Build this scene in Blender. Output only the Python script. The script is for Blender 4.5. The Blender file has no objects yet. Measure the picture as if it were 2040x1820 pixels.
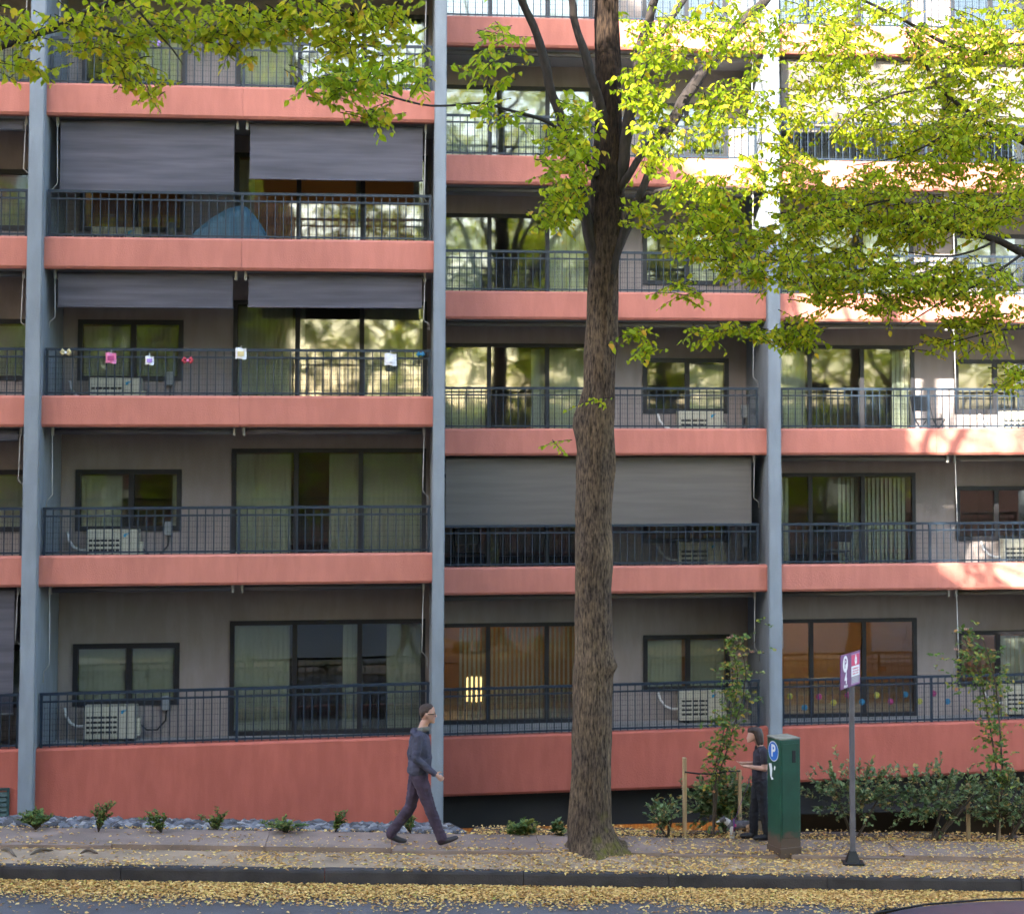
import bpy, bmesh, math, random
import numpy as np
from mathutils import Vector, Matrix, noise

random.seed(7); rng = np.random.default_rng(11)
scene = bpy.context.scene
C = scene.collection
R = math.radians

# ------------------------------------------------------------------ camera
CAMZ = 5.44; PITCH = R(3.1); F = 3600.0; PX0, PY0 = 1198.0, 654.0      # in units of a 2040 px wide picture
cam_d = bpy.data.cameras.new('Camera'); cam = bpy.data.objects.new('Camera', cam_d); C.objects.link(cam)
cam.location = (0, 0, CAMZ); cam.rotation_euler = (R(90) + PITCH, 0, 0)
cam_d.sensor_fit = 'HORIZONTAL'; cam_d.sensor_width = 36; cam_d.lens = 36 * F / 2040
cam_d.shift_x = -(PX0 - 1020) / 2040; cam_d.shift_y = -(910 - PY0) / 2040
cam_d.clip_start = 0.2; cam_d.clip_end = 1000
cam_d.dof.use_dof = True; cam_d.dof.focus_distance = 21.5; cam_d.dof.aperture_fstop = 2.0
scene.camera = cam

# ------------------------------------------------------------------ frame of the street: u along the facade, v away from the camera
A = R(6.7)
O = Vector((-2.73, 30.4, 0.0))
U = Vector((math.cos(A), math.sin(A), 0)); V = Vector((-math.sin(A), math.cos(A), 0))

# ------------------------------------------------------------------ sky, sun, exposure
SUN_OFF, SUN_EL = R(35), R(24)                                     # left of the facade's normal, above the horizon
sh = -V * math.cos(SUN_OFF) - U * math.sin(SUN_OFF)
sun_vec = Vector((sh.x * math.cos(SUN_EL), sh.y * math.cos(SUN_EL), math.sin(SUN_EL)))
world = bpy.data.worlds.new('World'); scene.world = world; world.use_nodes = True
nt = world.node_tree
bg = nt.nodes['Background']; sky = nt.nodes.new('ShaderNodeTexSky')
sky.sky_type = 'NISHITA'; sky.sun_disc = False; sky.sun_elevation = SUN_EL
sky.sun_rotation = math.atan2(sun_vec.x, sun_vec.y)
sky.air_density = 1.0; sky.dust_density = 1.4; sky.ozone_density = 1.0
nt.links.new(sky.outputs[0], bg.inputs[0]); bg.inputs[1].default_value = 0.15
sd = bpy.data.lights.new('Sun', 'SUN'); sd.energy = 4.2; sd.angle = R(0.5); sd.color = (1.0, 0.93, 0.82)
sun = bpy.data.objects.new('Sun', sd); C.objects.link(sun)
sun.rotation_euler = sun_vec.to_track_quat('Z', 'Y').to_euler(); sun.location = (-20, -20, 30)
scene.view_settings.view_transform = 'Standard'; scene.view_settings.look = 'None'
scene.view_settings.exposure = 2.95; scene.view_settings.gamma = 1.0; scene.view_settings.use_curve_mapping = False
scene.render.engine = 'CYCLES'
scene.cycles.use_denoising = True; scene.cycles.max_bounces = 6; scene.cycles.diffuse_bounces = 3; scene.cycles.glossy_bounces = 3; scene.cycles.transmission_bounces = 4; scene.cycles.transparent_max_bounces = 10
scene.cycles.use_adaptive_sampling = True; scene.cycles.adaptive_threshold = 0.03
scene.cycles.sample_clamp_indirect = 6.0; scene.cycles.caustics_reflective = False; scene.cycles.caustics_refractive = False

# ------------------------------------------------------------------ helpers
def ray(x, y):
    dx, dy = (x - PX0) / F, (PY0 - y) / F
    up = Vector((0, -math.sin(PITCH), math.cos(PITCH))); fw = Vector((0, math.cos(PITCH), math.sin(PITCH)))
    return Vector((dx, 0, 0)) + up * dy + fw
CAM = Vector((0, 0, CAMZ))
def loc(p):                                                          # world -> (u, v, z)
    d = p - O
    return Vector((d.dot(U), d.dot(V), d.z))
def wor(u, v, z): return O + U * u + V * v + Vector((0, 0, z))
def P3(x, y, Y): d = ray(x, y); return CAM + d * (Y / d.y)            # world point at world depth Y
def PV(x, y, v):                                                      # (u, v, z) on the plane v = const
    d = ray(x, y); k = (v - (CAM - O).dot(V)) / d.dot(V)
    return loc(CAM + d * k)
SL = 0.041
def base(u): return -SL * (u + 0.5)
def GP(x, y, dz=0.0):                                                 # (u, v, z) on the sloping pavement plane
    d = ray(x, y); n = Vector((0, 0, 1)) + U * SL
    p0 = wor(-0.5, 0, dz); k = (p0 - CAM).dot(n) / d.dot(n)
    return loc(CAM + d * k)

def tag(o, label=None, cat=None, group=None, kind=None):
    if label: o['label'] = label
    if cat: o['category'] = cat
    if group: o['group'] = group
    if kind: o['kind'] = kind
    return o
def link(name, data, parent=None):
    o = bpy.data.objects.new(name, data); C.objects.link(o)
    if parent is not None: o.parent = parent
    return o
def empty(name, u, v, z, rz=0.0, label=None, cat=None, group=None):
    o = link(name, None); o.location = wor(u, v, z); o.rotation_euler = (0, 0, A + rz); o.empty_display_size = 0.2
    return tag(o, label, cat, group)
def framed(o):
    o.location = O; o.rotation_euler = (0, 0, A); return o
def kids(o): return [c for c in C.objects if c.parent == o]
def dup(o, parent=None, children=None):
    c = o.copy(); C.objects.link(c); c.parent = parent
    for ch in (children if children is not None else list(o.children)): dup(ch, c)
    return c

class MB:
    def __init__(s): s.v = []; s.f = []
    def box(s, x0, x1, y0, y1, z0, z1, M=None):
        b = len(s.v); p = [(x0,y0,z0),(x1,y0,z0),(x1,y1,z0),(x0,y1,z0),(x0,y0,z1),(x1,y0,z1),(x1,y1,z1),(x0,y1,z1)]
        if M is not None: p = [tuple(M @ Vector(q)) for q in p]
        s.v += p; s.f += [tuple(b + i for i in f) for f in ((0,3,2,1),(4,5,6,7),(0,1,5,4),(1,2,6,5),(2,3,7,6),(3,0,4,7))]; return s
    def poly(s, pts):
        b = len(s.v); s.v += [tuple(p) for p in pts]; s.f.append(tuple(range(b, b + len(pts)))); return s
    def prism(s, prof, a0, a1, fn):                                   # closed profile swept from a0 to a1, fn(a, p) -> point
        b = len(s.v); n = len(prof)
        s.v += [tuple(fn(a0, p)) for p in prof] + [tuple(fn(a1, p)) for p in prof]
        s.f += [(b+i, b+(i+1)%n, b+n+(i+1)%n, b+n+i) for i in range(n)]
        s.f += [tuple(b+n-1-i for i in range(n)), tuple(b+n+i for i in range(n))]; return s
    def tube(s, pts, rad, n=8, caps=True, wob=None):
        pts = [Vector(p) for p in pts]; rad = rad if hasattr(rad, '__len__') else [rad] * len(pts)
        b = len(s.v); prev = None
        for i, p in enumerate(pts):
            t = (pts[min(i+1, len(pts)-1)] - pts[max(i-1, 0)])
            t = t.normalized() if t.length > 1e-9 else Vector((0,0,1))
            if prev is None:
                prev = t.orthogonal().normalized()
            prev = (prev - t * prev.dot(t)); prev = prev.normalized() if prev.length > 1e-6 else t.orthogonal().normalized()
            q = t.cross(prev)
            for k in range(n):
                a = 2 * math.pi * k / n; r = rad[i] * (wob(i, k) if wob else 1.0)
                s.v.append(tuple(p + prev * (math.cos(a) * r) + q * (math.sin(a) * r)))
        for i in range(len(pts) - 1):
            for k in range(n):
                s.f.append((b+i*n+k, b+i*n+(k+1)%n, b+(i+1)*n+(k+1)%n, b+(i+1)*n+k))
        if caps:
            s.f.append(tuple(b + n - 1 - k for k in range(n))); e = b + (len(pts)-1) * n; s.f.append(tuple(e + k for k in range(n)))
        return s
    def mesh(s, name, mat, smooth=False):
        m = bpy.data.meshes.new(name); m.from_pydata(s.v, [], s.f)
        if mat is not None: m.materials.append(mat)
        if smooth: m.polygons.foreach_set('use_smooth', [True] * len(m.polygons))
        m.update(); return m
    def build(s, name, mat, parent=None, smooth=False):
        return link(name, s.mesh(name, mat, smooth), parent)
def rounded_box(name, mat, x0, x1, y0, y1, z0, z1, r=0.01, seg=2, parent=None):
    bm = bmesh.new(); bmesh.ops.create_cube(bm, size=1)
    for v in bm.verts: v.co = ((x0+x1)/2 + v.co.x*(x1-x0), (y0+y1)/2 + v.co.y*(y1-y0), (z0+z1)/2 + v.co.z*(z1-z0))
    bmesh.ops.bevel(bm, geom=bm.edges[:], offset=r, segments=seg, affect='EDGES', profile=0.5)
    m = bpy.data.meshes.new(name); bm.to_mesh(m); bm.free(); m.materials.append(mat)
    return link(name, m, parent)

# ------------------------------------------------------------------ materials
MATS = {}
def mat(name, col, rough=0.75, var=0.12, scale=3.0, bump=0.0, bscale=60.0, metal=0.0, spec=0.4, col2=None, stretch=None, detail=5.0, ramp=(0.35, 0.7)):
    m = bpy.data.materials.new(name); m.use_nodes = True; t = m.node_tree; b = t.nodes['Principled BSDF']
    b.inputs['Roughness'].default_value = rough; b.inputs['Metallic'].default_value = metal
    b.inputs['Specular IOR Level'].default_value = spec
    tc = t.nodes.new('ShaderNodeTexCoord'); mp = t.nodes.new('ShaderNodeMapping'); t.links.new(tc.outputs['Object'], mp.inputs[0])
    if stretch: mp.inputs['Scale'].default_value = stretch
    nz = t.nodes.new('ShaderNodeTexNoise'); nz.inputs['Scale'].default_value = scale; nz.inputs['Detail'].default_value = detail
    t.links.new(mp.outputs[0], nz.inputs[0])
    rp = t.nodes.new('ShaderNodeValToRGB'); t.links.new(nz.outputs['Fac'], rp.inputs[0])
    c1 = [c * (1 - var) for c in col]; c2 = col2 if col2 else [min(1, c * (1 + var)) for c in col]
    rp.color_ramp.elements[0].position, rp.color_ramp.elements[1].position = ramp
    rp.color_ramp.elements[0].color = (*c1, 1); rp.color_ramp.elements[1].color = (*c2, 1)
    t.links.new(rp.outputs[0], b.inputs['Base Color'])
    if bump > 0:
        n2 = t.nodes.new('ShaderNodeTexNoise'); n2.inputs['Scale'].default_value = bscale; n2.inputs['Detail'].default_value = 4
        t.links.new(mp.outputs[0], n2.inputs[0])
        bp = t.nodes.new('ShaderNodeBump'); bp.inputs['Strength'].default_value = bump; bp.inputs['Distance'].default_value = 0.02
        t.links.new(n2.outputs['Fac'], bp.inputs['Height']); t.links.new(bp.outputs[0], b.inputs['Normal'])
    MATS[name] = m; return m
def glass_mat(name, refl=0.22, tint=(0.75, 0.8, 0.78)):
    m = bpy.data.materials.new(name); m.use_nodes = True; t = m.node_tree; t.nodes.clear()
    out = t.nodes.new('ShaderNodeOutputMaterial'); mx = t.nodes.new('ShaderNodeMixShader')
    tr = t.nodes.new('ShaderNodeBsdfTransparent'); tr.inputs[0].default_value = (*tint, 1)
    gl = t.nodes.new('ShaderNodeBsdfGlossy'); gl.inputs['Roughness'].default_value = 0.03
    nz = t.nodes.new('ShaderNodeTexNoise'); nz.inputs['Scale'].default_value = 1.3; nz.inputs['Detail'].default_value = 1
    tc = t.nodes.new('ShaderNodeTexCoord'); t.links.new(tc.outputs['Object'], nz.inputs[0])
    bp = t.nodes.new('ShaderNodeBump'); bp.inputs['Strength'].default_value = 0.05; bp.inputs['Distance'].default_value = 0.05
    t.links.new(nz.outputs['Fac'], bp.inputs['Height']); t.links.new(bp.outputs[0], gl.inputs['Normal'])
    fr = t.nodes.new('ShaderNodeFresnel'); fr.inputs[0].default_value = 1.5
    ma = t.nodes.new('ShaderNodeMath'); ma.operation = 'MAXIMUM'; ma.inputs[1].default_value = refl
    t.links.new(fr.outputs[0], ma.inputs[0]); t.links.new(ma.outputs[0], mx.inputs[0])
    t.links.new(tr.outputs[0], mx.inputs[1]); t.links.new(gl.outputs[0], mx.inputs[2]); t.links.new(mx.outputs[0], out.inputs[0])
    return m
def leaf_mat(name, stops, trans=0.45, rough=0.5):
    m = bpy.data.materials.new(name); m.use_nodes = True; t = m.node_tree; t.nodes.clear()
    out = t.nodes.new('ShaderNodeOutputMaterial')
    at = t.nodes.new('ShaderNodeAttribute'); at.attribute_name = 'rnd'
    oi = t.nodes.new('ShaderNodeObjectInfo')
    ad = t.nodes.new('ShaderNodeMath'); ad.operation = 'ADD'; t.links.new(at.outputs['Fac'], ad.inputs[0]); t.links.new(oi.outputs['Random'], ad.inputs[1])
    fr = t.nodes.new('ShaderNodeMath'); fr.operation = 'FRACT'; t.links.new(ad.outputs[0], fr.inputs[0])
    rp = t.nodes.new('ShaderNodeValToRGB'); t.links.new(fr.outputs[0], rp.inputs[0])
    el = rp.color_ramp.elements
    while len(el) < len(stops): el.new(0.5)
    for e, (p, c) in zip(el, stops): e.position = p; e.color = (*c, 1)
    pb = t.nodes.new('ShaderNodeBsdfPrincipled'); pb.inputs['Roughness'].default_value = rough; pb.inputs['Specular IOR Level'].default_value = 0.3
    tl = t.nodes.new('ShaderNodeBsdfTranslucent'); mx = t.nodes.new('ShaderNodeMixShader'); mx.inputs[0].default_value = trans
    t.links.new(rp.outputs[0], pb.inputs['Base Color']); t.links.new(rp.outputs[0], tl.inputs[0])
    t.links.new(pb.outputs[0], mx.inputs[1]); t.links.new(tl.outputs[0], mx.inputs[2]); t.links.new(mx.outputs[0], out.inputs[0])
    return m
def emit_mat(name, col, s):
    m = bpy.data.materials.new(name); m.use_nodes = True; b = m.node_tree.nodes['Principled BSDF']
    b.inputs['Base Color'].default_value = (*col, 1); b.inputs['Emission Color'].default_value = (*col, 1); b.inputs['Emission Strength'].default_value = s
    return m

def stucco(name, col):
    m = mat(name, col, rough=0.85, var=0.10, scale=0.9, bump=0.25, bscale=45, spec=0.25, ramp=(0.3, 0.75)); t = m.node_tree
    b = t.nodes['Principled BSDF']; rp = [n for n in t.nodes if n.type == 'VALTORGB'][0]; tc = [n for n in t.nodes if n.type == 'TEX_COORD'][0]
    mp = t.nodes.new('ShaderNodeMapping'); mp.inputs['Scale'].default_value = (2.2, 2.2, 0.5); t.links.new(tc.outputs['Object'], mp.inputs[0])
    nz = t.nodes.new('ShaderNodeTexNoise'); nz.inputs['Scale'].default_value = 3.0; nz.inputs['Detail'].default_value = 6; t.links.new(mp.outputs[0], nz.inputs[0])
    r2 = t.nodes.new('ShaderNodeValToRGB'); r2.color_ramp.elements[0].position = 0.42; r2.color_ramp.elements[1].position = 0.6
    r2.color_ramp.elements[0].color = (0.86, 0.84, 0.83, 1); r2.color_ramp.elements[1].color = (1, 1, 1, 1); t.links.new(nz.outputs['Fac'], r2.inputs[0])
    mx = t.nodes.new('ShaderNodeMixRGB'); mx.blend_type = 'MULTIPLY'; mx.inputs[0].default_value = 0.6
    t.links.new(rp.outputs[0], mx.inputs[1]); t.links.new(r2.outputs[0], mx.inputs[2]); t.links.new(mx.outputs[0], b.inputs['Base Color'])
    return m

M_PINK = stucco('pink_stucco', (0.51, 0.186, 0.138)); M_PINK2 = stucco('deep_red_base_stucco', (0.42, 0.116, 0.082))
M_COL = stucco('grey_painted_concrete', (0.235, 0.265, 0.295))
M_WALL = stucco('taupe_stucco', (0.32, 0.275, 0.26))
M_CEIL = mat('soffit_paint', (0.33, 0.32, 0.31), 0.9, 0.08, 1.2)
M_FLOOR = mat('balcony_deck', (0.16, 0.15, 0.145), 0.9, 0.2, 4)
M_RAIL = mat('navy_railing_paint', (0.014, 0.025, 0.042), 0.4, 0.1, 8, spec=0.5)
M_WIRE = mat('wire_mesh', (0.016, 0.026, 0.04), 0.5, 0.05, 8)
M_FRAME = mat('dark_window_frame', (0.02, 0.019, 0.022), 0.45, 0.1, 6)
M_BLIND = mat('vertical_blind_fabric', (0.72, 0.72, 0.60), 0.8, 0.06, 3)
M_SHADE = mat('mauve_shade_fabric', (0.092, 0.088, 0.106), 0.85, 0.22, 2.0, bump=0.15, bscale=90, stretch=(0.35, 1, 5), detail=3)
M_SHADE2 = mat('taupe_shade_fabric', (0.135, 0.12, 0.105), 0.85, 0.10, 2.0, bump=0.15, bscale=90, stretch=(0.35, 1, 5), detail=3)
M_METAL = mat('pale_metal', (0.36, 0.35, 0.33), 0.45, 0.1, 8, metal=0.3)
M_ROOM = mat('room_paint', (0.40, 0.35, 0.28), 0.9, 0.05, 1)
M_ROOMW = mat('warm_room_paint', (0.60, 0.36, 0.18), 0.9, 0.08, 1)
M_GLASS = glass_mat('window_glass', 0.125, (0.9, 0.93, 0.9))
M_AC = mat('cream_enamel', (0.52, 0.50, 0.40), 0.45, 0.05, 3)
M_BLACK = mat('black_plastic', (0.012, 0.012, 0.014), 0.5, 0.1, 6)
M_WHITE = mat('white_paint', (0.72, 0.72, 0.72), 0.6, 0.05, 6)
M_DARKWALL = mat('dark_garage_wall', (0.030, 0.028, 0.029), 0.9, 0.15, 1.2)
M_WOOD = mat('orange_timber', (0.42, 0.20, 0.07), 0.7, 0.25, 4, stretch=(6, 6, 0.8))
M_STAKE = mat('weathered_stake', (0.40, 0.27, 0.15), 0.8, 0.2, 4, stretch=(8, 8, 1))

# ================================================================== GROUND
M_ROAD = mat('asphalt', (0.105, 0.095, 0.098), 0.85, 0.18, 2.0, bump=0.5, bscale=120)
M_KERB = mat('dark_kerb_stone', (0.045, 0.038, 0.038), 0.8, 0.35, 3.0, bump=0.4, bscale=50)
M_DIRT = mat('packed_earth', (0.33, 0.23, 0.15), 0.95, 0.25, 2.5, bump=0.6, bscale=30)
M_WALK = mat('purple_grey_paving', (0.265, 0.187, 0.148), 0.9, 0.25, 1.6, bump=0.35, bscale=70)
M_MULCH = mat('brown_mulch', (0.075, 0.050, 0.040), 0.95, 0.4, 14, bump=0.8, bscale=40)
M_STONE = mat('blue_grey_stone', (0.10, 0.105, 0.125), 0.8, 0.3, 4, bump=0.2, bscale=40, col2=(0.30, 0.29, 0.32))
VK, VS0, VS1 = -7.93, -6.95, -5.92                                    # kerb face, pavement front and back edges

def hz(u, v, amp, sc, seed=0.0): return amp * noise.fractal(Vector((u * sc + seed, v * sc, seed)), 1.0, 2.0, 4)
def sheet(name, us, vs, zf, m, smooth=True, kind='structure'):
    mb = MB(); nv = len(vs)
    for u in us:
        for v in vs: mb.v.append((u, v, zf(u, v)))
    for i in range(len(us) - 1):
        for j in range(nv - 1):
            a = i * nv + j; mb.f.append((a, a + nv, a + nv + 1, a + 1))
    return framed(tag(mb.build(name, m, None, smooth), kind=kind))
def lin(a, b, n): return [a + (b - a) * i / (n - 1) for i in range(n)]
usf = lin(-90, -12, 12) + lin(-11.8, 16, 180) + lin(17, 90, 12)
sheet('ground', lin(-260, 260, 9), lin(-260, 260, 9), lambda u, v: base(u) * 0.0 - 12.0, M_DIRT)
def road_z(u, v): return base(u) - 0.185 + 0.02 * min(1, (VK - v) / 6.0) + hz(u, v, 0.006, 0.8)
sheet('road', usf, lin(-20.0, VK - 0.001, 40), road_z, M_ROAD)
def strip_z(u, v): return base(u) - 0.02 + hz(u, v, 0.022, 1.1, 3.0) + 0.10 * math.exp(-((u - 1.85)**2 / 0.35 + (v + 6.93)**2 / 0.25))
sheet('planting_strip', usf, lin(VK + 0.15, VS0 + 0.15, 16), strip_z, M_DIRT)
def bed_z(u, v):
    t = v - VS1
    if u < 0.35: return base(u) - 0.02 - 0.195 * max(0, t - 0.1) + hz(u, v, 0.02, 1.5)
    return base(u) - 0.04 - 0.04 * t + hz(u, v, 0.03, 1.5) - (0.55 * max(0, t - 0.95))
sheet('planting_bed', lin(-40, -10, 6) + lin(-9.6, 0.3, 66) + lin(0.4, 14, 70) + lin(16, 40, 6), lin(VS1 - 0.06, 4.5, 42), bed_z, M_MULCH)
sheet('near_pavement', usf, lin(-40, -20.15, 8), lambda u, v: base(u), M_WALK)
mbk = MB()
for i in range(60):
    u0 = -90 + i * 3; mbk.box(u0, u0 + 2.99, -20.15, -20.0, base(u0 + 1.5) - 0.3, base(u0 + 1.5))
framed(tag(mbk.build('near_kerb', M_KERB), kind='structure'))

# pavement of slabs, each its own piece, heaved a little by the roots
walk = framed(tag(link('sidewalk', None), kind='structure'))
u = -60.0; rs = random.Random(3)
while u < 60:
    w = rs.uniform(1.5, 2.1); far = u < -10 or u > 15
    w = 6.0 if far else w
    t0, t1, s0 = rs.uniform(0, 0.035), rs.uniform(0, 0.035), rs.uniform(-0.05, 0.05)
    f0 = VS0 + s0
    mb = MB(); ub = u + w - 0.006
    pts = [(u, f0, t0), (ub, f0 + rs.uniform(-0.03, 0.03), t1), (ub, VS1, t1 * 0.4), (u, VS1, t0 * 0.4)]
    n = len(pts)
    mb.v = [(a, b, base(a) + h + 0.012) for a, b, h in pts] + [(a, b, base(a) - 0.2) for a, b, h in pts]
    mb.f = [(0, 1, 2, 3), (7, 6, 5, 4)] + [(i, i + 4, (i + 1) % 4 + 4, (i + 1) % 4) for i in range(4)]
    mb.build('paving_slab', M_WALK, walk); u += w
kerb = framed(tag(link('kerb', None), kind='structure'))
u = -60.0
while u < 60:
    far = u < -10 or u > 15
    w = 8.0 if far else rs.uniform(1.7, 2.6); ub = u + w - 0.008; dz0, dz1 = rs.uniform(-0.008, 0.008), rs.uniform(-0.008, 0.008); dv = rs.uniform(-0.008, 0.008)
    prof = [(0.0, -0.3), (0.155, -0.3), (0.155, 0.0), (0.035, 0.004), (0.012, -0.006), (0.003, -0.03)]
    MB().prism(prof[::-1], u, ub, lambda a, p: (a, VK + dv + p[0], base(a) + p[1] + (dz0 if a == u else dz1))).build('kerb_stone', M_KERB, kerb); u += w

# ================================================================== BUILDING
bld = empty('apartment_building', 0, 0, 0, 0, 'coral pink apartment block with grey columns and railed balconies behind the trees', 'building')
bld.location = O
MV = 2.3                                                              # the right wing stands back
BAL = 1.9                                                             # depth of the balconies
LT = [3.33, 5.945, 8.565, 11.12, 13.70]; LB = [2.825, 5.43, 8.035, 10.58, 13.15]
RT = [2.90, 5.40, 7.90, 10.39, 12.95, 15.5]; RB = [2.405, 4.91, 7.39, 9.86, 12.40, 14.96]
UA0, UA1, UB0, UB1, UC0, UC1, UD0, UD1, UE0, UE1 = -6.74, -6.49, -0.10, 0.10, 6.09, 6.33, 12.3, 12.54, 18.5, 18.74
UZ = -13.1

def part(name, mb, m, parent=bld, smooth=False): return mb.build(name, m, parent, smooth)
# columns / fin walls
for (a, b, y0, y1, z0, z1, lab) in ((UZ - 0.25, UZ, -0.15, 8, -3, 14.2, None), (UA0, UA1, -0.15, BAL - 0.01, -3, 14.2, None), (UB0, UB1, -0.15, MV + BAL - 0.01, -4, 14.2, None),
                               (UC0, UC1, MV - 0.15, MV + BAL - 0.01, -4, 16.0, None), (UD0, UD1, MV - 0.15, MV + BAL - 0.01, -4, 16.0, None), (UE0, UE1, MV - 0.15, 12.4, -4, 16.0, None)):
    bm = bmesh.new(); bmesh.ops.create_cube(bm, size=1)
    for v in bm.verts: v.co = ((a+b)/2 + v.co.x*(b-a), (y0+y1)/2 + v.co.y*(y1-y0), (z0+z1)/2 + v.co.z*(z1-z0))
    bmesh.ops.bevel(bm, geom=[e for e in bm.edges if abs(e.verts[0].co.z - e.verts[1].co.z) > 1], offset=0.018, segments=2, affect='EDGES')
    me = bpy.data.meshes.new('column'); bm.to_mesh(me); bm.free(); me.materials.append(M_COL); link('column', me, bld)

def band(u0, u1, y, zt0, zt1, zb0, zb1, name='balcony_band', th=0.2, m=None):
    prof = [(0.0, 0, 0.045), (0.035, 0, 0.0), (th, 0, 0.0), (th, 1, 0.0), (0.03, 1, 0.0), (0.0, 1, -0.035)]
    def fn(a, p):
        t = 0 if a == u0 else 1
        zb = zb0 + (zb1 - zb0) * t; zt = zt0 + (zt1 - zt0) * t
        return (a, y + p[0], (zt if p[1] else zb) + p[2])
    return MB().prism(prof[::-1], u0, u1, fn).build(name, m or M_PINK, bld)
bays_L = [(UZ, UA0), (UA1, UB0)]; bays_R = [(UB1, UC0), (UC1, UD0), (UD1, UE0)]
for k in range(5):
    for (a, b) in bays_L:
        for (c, d) in ((a + 0.001, (a + b) / 2 - 0.002), ((a + b) / 2 + 0.002, b - 0.001)): band(c, d, 0.0, LT[k], LT[k], LB[k], LB[k])
for k in range(6):
    for (a, b) in bays_R:
        for (c, d) in ((a + 0.001, (a + b) / 2 - 0.002), ((a + b) / 2 + 0.002, b - 0.001)): band(c, d, MV, RT[k], RT[k], RB[k], RB[k])
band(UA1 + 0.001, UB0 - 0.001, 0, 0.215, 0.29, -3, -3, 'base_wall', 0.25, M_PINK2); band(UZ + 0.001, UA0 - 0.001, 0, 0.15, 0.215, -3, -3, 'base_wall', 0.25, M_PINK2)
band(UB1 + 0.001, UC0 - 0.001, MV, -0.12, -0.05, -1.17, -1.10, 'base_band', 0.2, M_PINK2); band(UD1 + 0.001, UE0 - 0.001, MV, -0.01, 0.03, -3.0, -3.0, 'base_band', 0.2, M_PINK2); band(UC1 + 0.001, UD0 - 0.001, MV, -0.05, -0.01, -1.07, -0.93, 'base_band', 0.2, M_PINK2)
# balcony slabs, soffits
LF = [0.05] + [t - 0.27 for t in LT[:4]]; RF = [-0.20] + [t - 0.27 for t in RT[:5]]
def slab(u0, u1, y0, y1, zf, zb): part('balcony_slab', MB().box(u0 + 0.002, u1 - 0.002, y0 + 0.19, y1 + 6, zb + 0.02, zf), M_CEIL)
for (a, b) in bays_L:
    slab(a, b, 0, BAL, LF[0], LF[0] - 0.3)
    for k in range(4): slab(a, b, 0, BAL, LF[k + 1], LB[k])
    slab(a, b, 0, BAL, LT[4] - 0.1, LB[4])
for (a, b) in bays_R:
    slab(a, b, MV, MV + BAL, RF[0], RF[0] - 0.75)
    for k in range(5): slab(a, b, MV, MV + BAL, RF[k + 1], RB[k])
    slab(a, b, MV, MV + BAL, RT[5] - 0.1, RB[5])

# railings: rails, balusters and a wire mesh behind them
def railing(u0, u1, y, z0, z1, h):
    r = link('railing', None, bld); r.location = (0, 0, 0)
    L = u1 - u0
    def zz(u): return z0 + (z1 - z0) * (u - u0) / L
    def bar(name, dz, w, hh):
        mb = MB(); v = []
        for a in (u0, u1):
            zc = zz(a) + dz
            v += [(a, y - w/2, zc - hh/2), (a, y + w/2, zc - hh/2), (a, y + w/2, zc + hh/2), (a, y - w/2, zc + hh/2)]
        mb.v = v; mb.f = [(0,3,2,1), (4,5,6,7), (0,1,5,4), (1,2,6,5), (2,3,7,6), (3,0,4,7)]
        return mb.build(name, M_RAIL, r)
    bar('top_rail', h, 0.055, 0.045); bar('middle_rail', h - 0.125, 0.035, 0.03); bar('bottom_rail', 0.04, 0.03, 0.03)
    n = int(L / 0.135); me = MB().box(-0.009, 0.009, -0.009, 0.009, 0.0, h - 0.02).mesh('baluster', M_RAIL)
    pm = MB().box(-0.022, 0.022, -0.022, 0.022, -0.2, h - 0.02).mesh('post', M_RAIL)
    for i in range(n + 1):
        u = u0 + 0.03 + (L - 0.06) * i / n; po = i in (0, n, n // 2)
        o = link('post' if po else 'baluster', pm if po else me, r); o.location = (u, y, zz(u) + 0.0)
    mb = MB(); yy = y + 0.022; t = 0.0022
    nw = int(L / 0.045)
    for i in range(nw + 1):
        u = u0 + 0.03 + (L - 0.06) * i / nw; z = zz(u)
        b = len(mb.v); mb.v += [(u - t, yy, z + 0.03), (u + t, yy, z + 0.03), (u + t, yy, z + h - 0.13), (u - t, yy, z + h - 0.13)]; mb.f.append((b, b+1, b+2, b+3))
    k = 0.09
    while k < h - 0.15:
        b = len(mb.v); mb.v += [(u0, yy + 0.004, z0 + k - t), (u1, yy + 0.004, z1 + k - t), (u1, yy + 0.004, z1 + k + t), (u0, yy + 0.004, z0 + k + t)]; mb.f.append((b, b+1, b+2, b+3)); k += 0.09
    mb.build('wire_mesh', M_WIRE, r)
    return r
for i, (a, b) in enumerate(bays_L):
    z0, z1 = ((0.15, 0.215), (0.215, 0.29))[i]
    railing(a + 0.03, b - 0.03, 0.11, z0 + 0.004, z1 + 0.004, 0.86)
    for k in range(4): railing(a + 0.03, b - 0.03, 0.11, LT[k] + 0.004, LT[k] + 0.004, 0.76)
for i, (a, b) in enumerate(bays_R):
    z0, z1 = ((-0.12, -0.05), (-0.05, -0.01), (-0.01, 0.03))[i]
    railing(a + 0.03, b - 0.13, MV + 0.11, z0 + 0.004, z1 + 0.004, 0.83)
    for k in range(5): railing(a + 0.03, b - 0.13, MV + 0.11, RT[k] + 0.004, RT[k] + 0.004, 0.73)

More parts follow.
